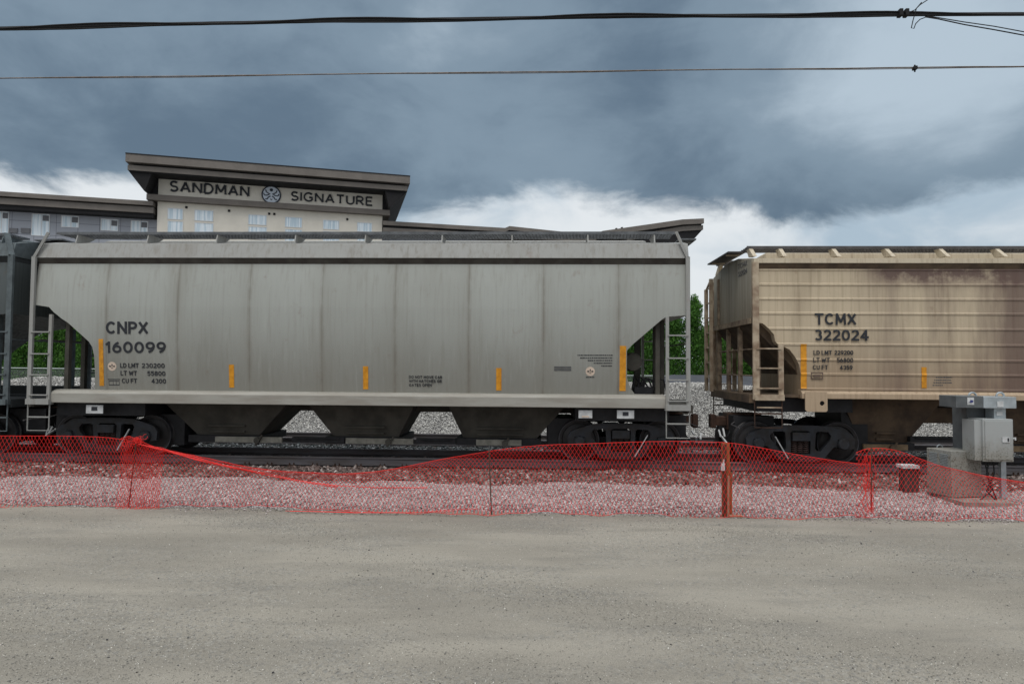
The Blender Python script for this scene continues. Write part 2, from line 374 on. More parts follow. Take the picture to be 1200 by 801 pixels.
# ------------------------------------------------------------------ ground
YC = 15.70; YS = 14.10; RT = .16          # track centre, car side plane, rail top height
t = NT('packed_gravel_road')
pn = t.vor((1, 1, 1), 42, 'Color'); pd = t.vor((1, 1, 1), 42, 'Distance')
sep = t.n('ShaderNodeSeparateColor'); t.l(pn, sep.inputs[0])
big = t.noise((.18, .55, 1), 1.6, 6, .6); mid = t.noise((.5, 2.2, 1), 1.1, 6, .6, (4, 4, 0)); fine = t.noise((1, 1, 1), 95, 6, .78)
c = t.mix(t.step(big, .35, .66), (.212, .194, .162), (.292, .268, .224))
c = t.mix(t.math('MULTIPLY', t.step(mid, .50, .72), .6), c, (.165, .154, .134))
c = t.mix(t.math('MULTIPLY', t.step(fine, .5, .68), .7), c, (.38, .365, .32))
c = t.mix(t.math('MULTIPLY', t.step(fine, .5, .34), .7), c, (.11, .11, .10))
loose = t.step(t.noise((.35, .9, 1), 1.2, 5, .6, (9, 1, 0)), .42, .60)
c = t.mix(t.math('MULTIPLY', t.math('MULTIPLY', t.step(sep.outputs[0], .62, .9), loose), .4), c, (.31, .30, .27))
c = t.mix(t.math('MULTIPLY', t.math('MULTIPLY', t.step(sep.outputs[1], .66, .95), loose), .35), c, (.10, .105, .11))
hh = t.math('ADD', t.math('MULTIPLY', t.math('MULTIPLY', t.math('SUBTRACT', .7, pd), loose), .8), t.math('MULTIPLY', fine, .9))
t.bump(hh, .5, .008); MT['road'] = t.out(c, .95, 0, .15)
def gravel_mat(name, a, b, cdk, scale=16):
    t = NT(name); col = t.vor((1, 1, 1), scale, 'Color'); d = t.vor((1, 1, 1), scale, 'Distance')
    sp = t.n('ShaderNodeSeparateColor'); t.l(col, sp.inputs[0])
    c = t.mix(sp.outputs[0], a, b); c = t.mix(t.step(sp.outputs[1], .7, .95), c, cdk)
    c = t.mix(t.step(d, .35, .62), c, (.03, .03, .03))
    t.bump(t.math('SUBTRACT', 1.0, d), .9, .04)
    return t.out(c, .95, 0, .15)
MT['gravel'] = gravel_mat('gravel_bed', (.20, .185, .18), (.36, .34, .32), (.10, .09, .09), 30)
MT['bank'] = gravel_mat('gravel_bank', (.30, .29, .27), (.48, .47, .44), (.14, .13, .13), 22)
MT['dirt'] = simple('track_dirt', (.075, .062, .055), .95, 0, .4, 7, bump=.6)
def sheet(name, xs, ys, zf, mat, label=None):
    V = np.array([(x, y, zf(x, y)) for y in ys for x in xs]); nx = len(xs)
    Fc = np.array([(j*nx+i, j*nx+i+1, (j+1)*nx+i+1, (j+1)*nx+i) for j in range(len(ys)-1) for i in range(nx-1)])
    o = linkmesh(name, arrmesh(name, V, Fc, mat)); tag(o, kind='structure')
    for p in o.data.polygons: p.use_smooth = True
    return o
MT['far_ground'] = simple('far_ground', (.10, .11, .06), .95, 0, .4, .3, c2=(.13, .12, .10))
def zg(x, y):
    if y < 20.9: return -.06
    k = min(1, (y-20.9)/6.3); k = k*k*(3-2*k)
    h = 1.62 + .10*math.sin(x*.35+1) + .06*math.sin(x*1.1)
    z = -.06 + (h+.06)*k
    if y > 27.6: z = h - min(1, (y-27.6)/3)*.55
    return z
def edge_y(x): return 10.18 + .06*math.sin(x*.9) + .04*math.sin(x*2.7+1)
sheet('ground', [-900, -300, -100, -60, -40]+[x*1.0 for x in range(-30, 31)]+[40, 60, 100, 300, 900], [16.6, 18, 20, 20.8, 21.6, 22.4, 23.2, 24, 24.8, 25.6, 26.4, 27.2, 27.6, 28.4, 29.5, 30.6, 33, 60, 150, 500, 1800],
      lambda x, y: zg(x, y) if y < 31 else 1.0, 'bank')
sheet('gravel_lot', list(np.linspace(-60, 60, 161)), [-30, -10, 0]+list(np.linspace(3, 10.0, 24))+[10.35],
      lambda x, y: (.012*math.sin(x*.8+y*1.3)+.010*math.sin(x*.31-y*.7)) if y < 10.2 else -.03, 'road')
def zb(x, y):
    """ballast strip between the lot and the near rail"""
    if y < 10.15: return -.08
    k = min(1, (y-10.15)/.5)
    z = -.08 + .085*k + .02*math.sin(x*.7) + .02*math.sin(x*1.9+y*2)
    if y > 12.4: z -= .045*min(1, (y-12.4)/.8)
    if y > 14.5: z = -.055
    return z
sheet('trackside_gravel', list(np.linspace(-40, 40, 241)), list(np.linspace(10.1, 14.6, 26))+[14.9, 16.0, 16.9, 17.3], lambda x, y: zb(x, y) if y < 14.6 else -.055, 'gravel')
# stones --------------------------------------------------------------
def stones(name, n, xr, yr, size, zfun, cols, label, sink=.3, dens=None):
    x = rng.uniform(*xr, n); y = rng.uniform(*yr, n)
    if dens is not None:
        k = rng.random(n) < dens(x, y); x = x[k]; y = y[k]; n = len(x)
    s = rng.uniform(size[0], size[1], n) * np.where(rng.random(n) < .06, 1.7, 1)
    z = zfun(x, y) + s*sink
    base = np.array([(1, 0, 0), (-1, 0, 0), (0, 1, 0), (0, -1, 0), (0, 0, .75), (0, 0, -.75)], float)
    v = base[None]*rng.uniform(.6, 1.25, (n, 6, 1)) + rng.normal(0, .22, (n, 6, 3))
    a = rng.uniform(0, 2*np.pi, n); b = rng.uniform(-.7, .7, n)
    ca, sa, cb_, sb = np.cos(a), np.sin(a), np.cos(b), np.sin(b)
    X = v[..., 0]*ca[:, None]-v[..., 1]*sa[:, None]; Yv = v[..., 0]*sa[:, None]+v[..., 1]*ca[:, None]; Z = v[..., 2]
    Y2 = Yv*cb_[:, None]-Z*sb[:, None]; Z2 = Yv*sb[:, None]+Z*cb_[:, None]
    V = np.stack([X*s[:, None]+x[:, None], Y2*s[:, None]+y[:, None], Z2*s[:, None]+z[:, None]], -1).reshape(-1, 3)
    f = np.array([(0, 2, 4), (2, 1, 4), (1, 3, 4), (3, 0, 4), (2, 0, 5), (1, 2, 5), (3, 1, 5), (0, 3, 5)])
    Fc = (f[None]+(np.arange(n)*6)[:, None, None]).reshape(-1, 3)
    t = NT(name+'_stone'); g = t.n('ShaderNodeNewGeometry'); r = t.n('ShaderNodeValToRGB'); t.l(g.outputs['Random Per Island'], r.inputs[0])
    el = r.color_ramp.elements
    for i, (p, cc) in enumerate(cols):
        e = el[i] if i < 2 else el.new(p)
        e.position = p; e.color = (*cc, 1)
    m = t.out(r.outputs[0], .9, 0, .2)
    o = linkmesh(name, arrmesh(name, V, Fc, m)); tag(o, label, 'gravel', kind='stuff'); return o
zbv = np.vectorize(zb)
LIGHT = [(0, (.12, .105, .105)), (.15, (.24, .205, .20)), (.42, (.35, .305, .295)), (.75, (.45, .40, .385)), (.94, (.54, .49, .475)), (1, (.66, .62, .60))]
stones('ballast_stones', 200000, (-12.5, 14), (10.12, 12.9), (.008, .021), zbv, LIGHT, 'pale crushed gravel strip lying behind the red safety netting', .2)
DARKS = [(0, (.05, .035, .03)), (.3, (.12, .085, .075)), (.7, (.20, .15, .135)), (.93, (.30, .25, .23)), (1, (.55, .52, .5))]
stones('trackside_stones', 29000, (-14, 16), (12.6, 14.7), (.02, .05), zbv, DARKS, 'darker brownish coarse ballast stones heaped against the near rail', .25,
       dens=lambda x, y: np.clip((y-12.6-.25*np.sin(x*1.7)-.2*np.sin(x*4.1))/.35, 0, 1))
stones('ballast_between_rails', 9000, (-13, 13), (15.1, 16.3), (.02, .045), lambda x, y: -.05+0*x, DARKS, 'dark ballast stones between the rails under the hopper cars', .25)
stones('ballast_between_tracks', 22000, (-15, 15), (16.6, 20.8), (.02, .045), lambda x, y: -.055+0*x, [(0, (.04, .05, .05)), (.5, (.14, .15, .15)), (.9, (.3, .31, .31)), (1, (.6, .6, .6))], 'grey ballast beyond the train around the second track', .25)
stones('bank_stones', 110000, (-22, 14), (20.9, 28.5), (.014, .036), np.vectorize(zg), [(0, (.16, .155, .15)), (.3, (.33, .32, .30)), (.7, (.47, .46, .43)), (1, (.70, .68, .65))], 'bank of pale crushed stone rising behind the train', .2)
lotz = lambda x, y: .012*np.sin(x*.8+y*1.3)+.010*np.sin(x*.31-y*.7)
lotd = lambda x, y: np.clip(.42+.55*np.sin(x*.45+1.3*np.sin(y))*np.sin(y*1.4+.6*x)+.35*np.clip((7.0-y)/2, -1, 1)+.2*np.sin(x*1.9+y*3), .10, 1)
stones('lot_pebbles', 210000, (-7.8, 7.8), (4.1, 10.3), (.0020, .0060), lotz, [(0, (.12, .12, .11)), (.2, (.20, .19, .17)), (.6, (.31, .29, .25)), (.85, (.42, .40, .35)), (1, (.72, .69, .62))], 'loose fine gravel scattered over the packed lot', .3, dens=lotd)
stones('lot_stones', 900, (-8, 8), (4.1, 10.2), (.005, .012), lotz, [(0, (.05, .05, .055)), (.5, (.13, .125, .12)), (1, (.34, .32, .27))], 'larger dark stones lying loose here and there on the lot', .3, dens=lotd)
stones('lot_edge_stones', 7000, (-10.5, 10.5), (9.75, 10.3), (.006, .018), lambda x, y: 0*x, LIGHT, 'stray stones along the edge of the gravel lot', .1,
       dens=lambda x, y: np.clip((y-9.75)/.5, 0, 1)**2)
# ------------------------------------------------------------------ tracks
MT['rail'] = simple('rail_side', (.13, .125, .135), .6, .2, .3, 3, c2=(.10, .085, .08), sc=(.4, 4, 4))
MT['tie'] = simple('tie_wood', (.085, .075, .066), .9, 0, .4, 5, sc=(4, .5, 4))
def rail_prof(yc):
    p = [(-.07, -.012), (.07, -.012), (.07, 0), (.012, .03), (.012, .125), (.036, .135), (.036, .165), (.028, .172), (-.028, .172), (-.036, .165), (-.036, .135), (-.012, .125), (-.012, .03), (-.07, 0)]
    return [(yc+a, RT-.172+b) for a, b in p]
def track(yc, x0, x1, label, n):
    t = thing('railway_track', label, 'railway track', (0, yc, 0))
    for s in (-1, 1):
        m = MB(); m.prism(rail_prof(yc+s*.75), lambda a, b: (x0, a, b), lambda a, b: (x1, a, b)); r = m.build('rail', 'rail', t)
    for i in range(n):
        x = -13+i*.52+.1+random.uniform(-.02, .02)
        MB().box(x-.11, x+.11, yc-1.28+random.uniform(-.03, .03), yc+1.28, -.16, RT-.202).build('tie', 'tie', t)
        tie = bpy.data.objects[[o.name for o in t.children if o.name.startswith('tie')][-1]] if False else None
        if yc < 17:
            tie = COL.objects[-1]
            m = MB().box(x-.09, x+.09, yc-.75-.17, yc-.75+.17, RT-.2015, RT-.186)
            for k in (-.05, .05): m.box(x+k-.012, x+k+.012, yc-.75-.10, yc-.75-.074, RT-.186, RT-.135)
            m.build('tie_plate', 'rust', tie)
track(YC, -60, 60, 'near railway track carrying the three hopper cars behind the netting', 52)
track(19.6, -60, 60, 'empty second railway track seen beneath the cars at the foot of the stone bank', 52)

# ------------------------------------------------------------------ hopper cars
def zpy(py, px=430, Y=YS): return P(px, py, Y).z
def xpx(px, Y=YS, py=400): return P(px, py, Y).x

SF = [[(-1.16, .36), (-1.18, .56), (-1.10, .68), (-.92, .75), (-.62, .84), (-.3, .86), (.3, .86), (.62, .84), (.92, .75), (1.10, .68), (1.18, .56), (1.16, .36), (1.02, .36), (1.02, .56), (.80, .56), (.80, .40), (.72, .40),
       (.46, .10), (.30, .07), (-.30, .07), (-.46, .10), (-.72, .40), (-.80, .40), (-.80, .56), (-1.02, .56), (-1.02, .36)],
      [(-.21, .24), (.21, .24), (.22, .70), (.17, .74), (-.17, .74), (-.22, .70)],
      [(.33, .70), (.31, .36), (.36, .30), (.43, .30), (.64, .55), (.66, .64), (.60, .72), (.38, .73)],
      [(-.33, .70), (-.31, .36), (-.36, .30), (-.43, .30), (-.64, .55), (-.66, .64), (-.60, .72), (-.38, .73)]]
SFV, SFF = curve_shape(splines=SF, extrude=.055)
def truck(car, xc, lever=1):
    m = MB()
    for s in (-1, 1):
        y = YC + s*1.0
        m.add([(xc+v.x, y+v.z, RT+v.y) for v in SFV], SFF)
        for q in (-.91, .91): m.lathe((xc+q, y+(.0 if s > 0 else -.11), RT+.46), [(.10, -.03 if s < 0 else -.05), (.125, 0), (.125, .12)], 16)
    m.box(xc-.19, xc+.19, YC-1.12, YC+1.12, RT+.53, RT+.71)
    fr = m.build('truck_frame', 'truck_steel', car, bevel=.012)
    for q in (-.91, .91):
        w = MB()
        for s in (-1, 1):
            y = YC+s*.75
            prof = [(.16, .075), (.17, .06), (.37, .02), (.385, .058), (.455, .064), (.457, -.03), (.485, -.055), (.48, -.075), (.38, -.075), (.36, -.01), (.16, -.05), (.12, -.06)]
            w.lathe((xc+q, y, RT+.457), [(r, a*s) for r, a in prof], 40)
        w.lathe((xc+q, YC, RT+.457), [(.085, -1.0), (.085, 1.0)], 14)
        wo_ = w.build('wheelset', 'wheel_steel', fr, smooth=True)
        for s in (-1, 1): MB().lathe((xc+q, YC+s*.75, RT+.457), [(r, a*s) for r, a in [(.440, .0625), (.4575, .0665), (.4585, -.02)]], 48, cap=False).build('wheel_tread', 'tread', fr, smooth=True)
    for s in (-1, 1):
        g = MB()
        for k in (-.125, 0.0, .125):
            pts = [(xc+k+.052*math.cos(a), YC+s*1.0+.052*math.sin(a), RT+.245+.28*a/(2*math.pi*6.2)) for a in np.linspace(0, 2*math.pi*6.2, 80)]
            g.tube(pts, .014, 5)
        g.build('spring_group', 'spring', fr, smooth=True)
    MB().bar((xc+.30*lever, YC-1.12, RT+.14), (xc+.58*lever, YC-1.14, RT+.62), .035, .02).build('brake_lever', 'white_plate', fr)

def ladder_mb(x0, x1, y, zb0, zt0, zb1, zt1, rungs, w=.08, bend=None, rr=.014):
    m = MB()
    m.box(x0-w/2, x0+w/2, y-.02, y+.04, zb0, zt0); m.box(x1-w/2*.8, x1+w/2*.8, y-.018, y+.038, zb1, zt1)
    for z in rungs: m.bar((x0, y-.03, z), (x1, y-.03, z), rr*2)
    if bend: m.bar((x0, y+.01, zt0-.01), bend, w*.9, .05)
    return m

def hopper_car(label, XL, XR, half, zs, spec):
    """half(z) half-width of the side; zs = dict of key heights; spec = colours, bays, ends"""
    t = thing('hopper_car', label, 'railway car', ((XL+XR)/2 if spec.get('origin') is None else spec['origin'], YC, RT), 'covered hopper cars of the train')
    pm, dk, rf = spec['paint'], spec['under'], spec['roofpaint']
    # bin -------------------------------------------------------------
    lv = []
    for z, il, ir in spec['levels']:
        h = half(z); lv.append((z, YC-h, YC+h, XL+il, XR-ir))
    body = MB().loft(lv).build('hopper_body', pm, t, smooth=spec.get('smooth', False))
    # eave channel and roof ----------------------------------------------
    ze, zh = zs['eave'], zs['hip']
    he = half(ze)
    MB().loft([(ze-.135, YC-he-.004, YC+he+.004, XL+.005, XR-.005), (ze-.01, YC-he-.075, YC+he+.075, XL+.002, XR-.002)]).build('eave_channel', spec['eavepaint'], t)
    r = MB()
    if spec.get('arch'):
        pts = [(-he-.08, ze), (-he-.07, ze+.10), (-he+.10, ze+.13), (-1.0, ze+.20), (-.55, ze+.27), (0, ze+.29), (.55, ze+.27), (1.0, ze+.20), (he-.10, ze+.13), (he+.07, ze+.10), (he+.08, ze)]
    else:
        pts = [(-he-.08, ze), (-he+.015, zh), (-1.0, zh+.12), (-.5, zh+.20), (0, zh+.22), (.5, zh+.20), (1.0, zh+.12), (he-.015, zh), (he+.08, ze)]
    r.prism(pts, lambda a, b: (XL-.01, YC+a, b), lambda a, b: (XR+.01, YC+a, b))
    r.build('roof', rf, t)
    MB().loft([(zh+.10, YC-.32, YC+.32, XL+.7, XR-.7), (zh+.28, YC-.32, YC+.32, XL+.7, XR-.7), (zh+.32, YC-.2, YC+.2, XL+.75, XR-.75)]).build('hatch_trough', rf, t)
    # running boards with grating ----------------------------------------
    zw = zs['walk']
    for s in (-1, 1):
        g = MB(); y0, y1 = YC+s*spec.get('wy', 1.36), YC+s*(spec.get('wy', 1.36)-.56)
        wl, wr = XL+spec.get('wl', .1), XR-spec.get('wr', .1)
        for k in range(5): y = y0+(y1-y0)*k/4; g.box(wl, wr, y-.006, y+.006, zw-.04, zw)
        x = wl
        while x < wr: g.bar((x, y0, zw-.02), (x+.05, y1, zw-.02), .014, .034); x += .075
        g.build('roof_walkway', spec['grate'], t)
        e = MB().box(wl-.01, wr+.01, y0+s*.006, y0+s*.022, zw-.05, zw+.012); e.build('walkway_edge', spec.get('edgemat', 'grate'), t)
        for bx in spec['brackets']:
            b = MB(); ya = YC+s*(he-.06)
            if spec.get('arch'):
                b.prism([(ya, ze+.17), (y0+s*.02, zw-.05), (y0-s*.16, zw-.05), (ya-s*.30, ze+.19)], lambda a, c_: (bx-.065, a, c_), lambda a, c_: (bx+.02, a, c_))
            else:
                b.prism([(ya, zh-.02), (y0+s*.01, zw-.05), (y1, zw-.05), (YC+s*1.0, zh+.12)], lambda a, c_: (bx-.012, a, c_), lambda a, c_: (bx+.012, a, c_))
                b.box(bx-.05, bx+.05, ya-.012 if s > 0 else ya-.012, ya+.012, zh-.02, zh+.03)
            b.build('walkway_bracket', spec.get('brk', rf), t)
    for q, ex in ((-1, XL), (1, XR)):
        MB().box(ex-q*.05, ex+q*.34, YC-.9, YC+.9, zw-.075, zw-.045).build('end_walkway', spec['grate'], t)
        MB().bar((ex, YC-.6, zw-.08), (ex+q*.3, YC-.6, zw-.08), .05).bar((ex, YC+.6, zw-.08), (ex+q*.3, YC+.6, zw-.08), .05).build('walkway_support', rf, t)
    # sills ---------------------------------------------------------------
    s0, s1 = zs['sill0'], zs['sill1']
    SL, SR = spec['sill']
    for s in (-1, 1):
        m = MB(); hi = half(s1)-.03; ho = spec.get('sillhalf', 1.62)
        prof = [(hi, s1-.005), (ho-.05, s1-.035), (ho, s1-.085), (ho, s0), (hi-.15, s0), (hi-.15, s1-.005)]
        m.prism([(YC+s*a, b) for a, b in prof], lambda a, b: (SL, a, b), lambda a, b: (SR, a, b))
        m.build('side_sill', spec['sillpaint'], t, bevel=.012)
    MB().box(SL-.8, SR+.8, YC-.17, YC+.17, s0-.22, s0+.12).build('centre_sill', dk, t)
    # discharge bays -------------------------------------------------------
    for (ta, tb, ba, bb, zb_, ga, gb) in spec['bays']:
        m = MB().loft([(zb_, YC-.62, YC+.62, ba, bb), (s0+.02, YC-.82, YC+.82, ta, tb)])
        b = m.build('discharge_bay', dk, t)
        MB().box(ba+.3, bb-.3, YC-.75, YC-.69, zb_+.2, zb_+.24).box(ba+.32, bb-.32, YC-.70, YC-.64, zb_+.06, zb_+.1).build('bay_stiffener', dk, b)
        g = MB().box(ga, gb, YC-.84, YC-.78, zb_-.145, zb_-.02)
        gg = g.build('outlet_gate', spec['gate'], t)
        MB().bar((ga+(gb-ga)*.62, YC-.87, zb_-.20), (ga+(gb-ga)*.72, YC-.89, zb_+.03), .04).lathe((ga+(gb-ga)*.64, YC-.87, zb_-.09), [(.07, -.04), (.07, .05)], 10).build('gate_crank', dk, gg)
        MB().box(ba-.15, bb+.1, YC-.76, YC+.76, zb_-.16, zb_+.0).build('gate_housing', 'black_steel', t)
    for (a, b, zc_) in spec.get('pipes', []):
        MB().box(a, b, YC-.82, YC-.70, zc_-.07, zc_+.05).tube([(a+.1, YC-.84, zc_+.02), (b-.1, YC-.84, zc_+.02)], .02).build('outlet_pipe', 'black_steel', t)
    # ends ----------------------------------------------------------------
    for q, ex, ei in ((-1, XL, 'endL'), (1, XR, 'endR')):
        E = spec.get(ei)
        if not E: continue
        wst = E.get('w', .10); zt = ze+.02
        ox = ex + q*E.get('ox', .02); ix = ox - q*E.get('lad', .44)
        zf = s0 - .02
        for s in (-1, 1):
            y = YC + s*1.64
            bend = (ox-q*.22, y-s*.12, zw-.03) if E.get('bend', True) else None
            m = ladder_mb(ox, ix, y, zf, zt, zf, E['inner'], E['rungs'], wst, bend)
            m.build('ladder', E.get('mat', rf), t)
            st = MB(); z3, z4, z5 = zf, zf-.30, zf-.60
            st.tube([(ox+q*.03, y-s*.02, z3), (ox+q*.03, y-s*.02, z5), (ix-q*.02, y-s*.02, z5), (ix-q*.02, y-s*.02, z3)], .016, 5); st.bar((ox+q*.03, y-s*.02, z4), (ix-q*.02, y-s*.02, z4), .03)
            st.build('stirrup_step', E.get('stirmat', rf), t)
            MB().box(ix-q*.05, ox+q*.04, y-.06 if s < 0 else y-.10, y+.10 if s < 0 else y+.06, zf-.02, zf+.10).build('step_bracket', E.get('mat', rf), t)
        # end deck, posts and draft gear
        MB().box(ix-q*1.3, ex+q*.05, YC-1.52, YC+1.52, s0+.02, s0+.08).build('end_platform', E.get('deck', dk), t)
        MB().box(ex-q*.02, ex+q*.10, YC-1.55, YC+1.55, s0-.10, s0+.07).build('end_beam', E.get('deck', dk), t)
        zu = E['under']
        for yy, xx, w_ in E['posts']:
            m = MB().box(ex-q*xx-w_/2, ex-q*xx+w_/2, YC+yy-.05, YC+yy+.05, s0+.06, zu(xx)); m.build('end_post', E.get('postmat', dk), t)
        for zz in E.get('rails', []):
            MB().tube([(ex-q*.05, YC-1.5, zz), (ex-q*.05, YC+1.5, zz)], .016, 5).build('handrail', E.get('postmat', dk), t)
        if E.get('endladder'):
            xq = ex+q*.22
            m = MB().box(xq-.04, xq+.04, YC+1.46, YC+1.56, s0+.05, ze-.2).box(xq-.04, xq+.04, YC+1.0, YC+1.08, s0+.05, ze+.02)
            z = s0+.4
            while z < ze-.2: m.bar((xq, YC+1.04, z), (xq, YC+1.5, z), .03); z += .38
            m.bar((xq, YC+1.51, ze-.22), (xq, YC+1.04, ze+.0), .04)
            m.build('end_ladder', E.get('mat', rf), t)
        cz = RT+.86
        MB().box(ex-q*.75, ex+q*.16, YC-.62, YC-.22, cz-.42, cz+.16).box(ex-q*.75, ex+q*.16, YC+.22, YC+.62, cz-.42, cz+.16).box(ex-q*.5, ex+q*.12, YC-.2, YC+.2, cz-.5, cz-.22).build('draft_gear', 'black_steel', t)
        m = MB().box(ex-q*.6, ex+q*.18, YC-.2, YC+.2, cz-.2, cz+.2).box(ex+q*.18, ex+q*.42, YC-.13, YC+.13, cz-.11, cz+.11)
        m.box(ex+q*.42, ex+q*.55, YC-.16, YC+.07, cz-.16, cz+.16).build('coupler', 'rust', t, bevel=.02)
        m = MB()
        m.tube([(ex+q*.1, YC-.32, cz-.1), (ex+q*.2, YC-.34, cz-.3), (ex+q*.34, YC-.30, cz-.48), (ex+q*.52, YC-.26, cz-.44)], .022, 6)
        m.build('air_hose', 'black_steel', t, smooth=True)
        for k in range(3):
            xx = ex+q*random.uniform(.05, .5); zz = cz-random.uniform(.15, .5)
            MB().bar((xx, YC-random.uniform(.3, .9), zz), (xx+random.uniform(-.05, .05), YC-.5, zz+random.uniform(.08, .18)), .035).build('hose_fitting', 'white_plate', t)
        m = MB().tube([(ex+q*.08, YC-.55, cz+.05), (ex+q*.25, YC-.75, cz-.02), (ex+q*.28, YC-1.45, cz-.04)], .014, 5); m.build('uncoupling_lever', 'grate_dark', t)
    for xc, lv_ in spec['trucks']:
        inw = 1 if xc < (XL+XR)/2 else -1
        MB().box(xc+inw*1.04, xc+inw*1.62, YC-.70, YC+.70, RT+.22, s0-.302).build('wheel_gap_filler', 'black_steel', t)  # added black box that darkens the open gap inboard of the wheels
        MB().box(xc-1.02, xc+1.02, YC-1.28, YC+1.28, s0-.30, s0-.012).box(xc-.78, xc+.78, YC-.62, YC+.62, RT+.16, RT+.52).build('bolster', 'black_steel', t)
        truck(t, xc, lv_)
    return t, body

def on_side(half, off=.006):
    return lambda a, z, d: (a, YC-half(z)-off-d, z)
def side_text(car, body, px0, px1, pyt, pyb, half, mat='decal_black', bold=.14, spacing=.33, name='lettering', ph=YS, parent=None):
    a = P(px0, pyb, ph); b = P(px1, pyt, ph); zc0 = P(px0, pyb, ph).z; c_ = P(px1, pyb, ph)
    b0 = (P(px0, pyb, ph).z+P(px1, pyb, ph).z)/2; b1 = (P(px0, pyt, ph).z+P(px1, pyt, ph).z)/2
    m = fit_text(body, a.x, b.x, b0, b1, on_side(half), bold, spacing)
    return m.build(name, mat, car)
def side_rect(car, px0, px1, pyt, pyb, half, mat, name, off=.004, thick=.003, n=6, lean=0):
    a = P(px0, pyb, YS); b = P(px1, pyt, YS); m = MB(); zs_ = [a.z+(b.z-a.z)*i/n for i in range(n+1)]
    for i in range(n):
        p = [(a.x+lean*i/n, YC-half(zs_[i])-off, zs_[i]), (b.x+lean*i/n, YC-half(zs_[i])-off, zs_[i]), (b.x+lean*(i+1)/n, YC-half(zs_[i+1])-off, zs_[i+1]), (a.x+lean*(i+1)/n, YC-half(zs_[i+1])-off, zs_[i+1])]
        q = [(x, y-thick, z) for x, y, z in p]
        m.add(p+q, [(4, 5, 6, 7), (0, 3, 2, 1), (0, 4, 7, 3), (1, 2, 6, 5)] + ([(0, 1, 5, 4)] if i == 0 else []) + ([(3, 7, 6, 2)] if i == n-1 else []))
    return m.build(name, mat, car)
def tiny_lines(car, rows, half, mat='decal_black', seed=1, name='small_print'):
    """print too small to read: broken dashes"""
    R = random.Random(seed); f = on_side(half, .004)
    for px0, px1, py in rows:
        px = px0; m = MB()
        while px < px1:
            w = R.uniform(.8, 2.2); w = min(w, px1-px)
            a = P(px, py+.65, YS); b = P(px+w, py-.65, YS)
            m.add([f(a.x, a.z, 0), f(b.x, a.z, 0), f(b.x, b.z, 0), f(a.x, b.z, 0)], [(0, 1, 2, 3)]); px += w+R.uniform(.3, .8)
        m.build(name, mat, car)
def emblem(car, px, py, half):
    c_ = P(px, py, YS); f = on_side(half, .004)
    m = MB(); n = 20; m.add([f(c_.x+.10*math.cos(2*math.pi*k/n), c_.z+.10*math.sin(2*math.pi*k/n), 0) for k in range(n)], [tuple(range(n))]); e = m.build('round_sticker', 'cream', car)
    f = on_side(half, .007); m = MB()
    for a, b, w, h in ((-.045, .0, .03, .02), (.045, 0, .03, .02), (0, .035, .018, .02), (0, -.04, .035, .008), (0, 0, .02, .012)):
        m.add([f(c_.x+a-w, c_.z+b, 0), f(c_.x+a, c_.z+b-h, 0), f(c_.x+a+w, c_.z+b, 0), f(c_.x+a, c_.z+b+h, 0)], [(0, 1, 2, 3)])
    m.build('sticker_mark', 'decal_black', e)

# --- grey car -------------------------------------------------------------
def lerp_prof(pts):
    def f(z):
        if z <= pts[0][0]: return pts[0][1]
        for (a, b), (c_, d) in zip(pts, pts[1:]):
            if z <= c_: return b+(d-b)*(z-a)/(c_-a)
        return pts[-1][1]
    return f
XL, XR = xpx(39.5), xpx(807)
Z = zpy
zk = [Z(461), Z(430), Z(404), Z(380), Z(360), Z(340), Z(322), Z(308)]
hp_ = [1.48, 1.530, 1.567, 1.592, 1.602, 1.592, 1.560, 1.515]
half1 = lerp_prof(list(zip(zk, hp_)))
def inL(px): return xpx(px)-XL
def inR(px): return XR-xpx(px)
lev = [(Z(461.5), inL(109), inR(747)), (Z(452), inL(109), inR(739.5)), (Z(440), inL(109.5), inR(735.5)), (Z(420), inL(109), inR(735)), (Z(408.5), inL(107), inR(735)), (Z(402), inL(103), inR(741)),
       (Z(380), inL(79), inR(767)), (Z(374), inL(70), inR(774)), (Z(370.5), inL(66), inR(779)), (Z(369), inL(64), inR(786)), (Z(367.5), inL(62), inR(807)),
       (Z(361), inL(56), .0), (Z(358.5), inL(39.5), 0), (Z(340), 0, 0), (Z(322), 0, 0), (Z(306), 0, 0)]
# keep levels monotone in z
PA = (.262, .268, .255)
MT['greypaint'] = car_paint('grey_car_paint', (.365, .378, .352), (.225, .222, .195), (.19, .175, .14), seam=(xpx(207)-(XL+XR)/2, (xpx(725)-xpx(207))/6), zlow=(1.4, 3.5), st=.26)
MT['greyroof'] = car_paint('grey_roof_paint', (.30, .30, .285), (.30, .30, .285), (.19, .17, .14), zlow=(-1, 0), st=.5)
MT['greysill'] = simple('grey_sill_paint', (.33, .32, .285), .6, 0, .14, 2.2, c2=(.27, .25, .215), sc=(.5, 3, 3))
MT['greyeave'] = simple('eave_brown', (.060, .055, .047), .9, 0, .4, 3, c2=(.04, .033, .028))  # mottled dark brown over the whole eave channel
MT['greyunder'] = simple('dark_underbody', (.075, .070, .058), .85, 0, .35, 2.5, bump=.2)
MT['greygate'] = simple('gate_steel', (.26, .25, .21), .7, 0, .3, 6)
W_ = lambda px, Y, py=500: P(px, py, Y).x
zbay = P(430, 511, YC-.62).z
s0z, s1z = Z(475), Z(459)
def bay(ta, tb, ba, bb, ga, gb, yt=477): return (W_(ta, YC-.82, yt), W_(tb, YC-.82, yt), W_(ba, YC-.62, 510), W_(bb, YC-.62, 510), zbay, W_(ga, YC-.84, 517), W_(gb, YC-.84, 517))
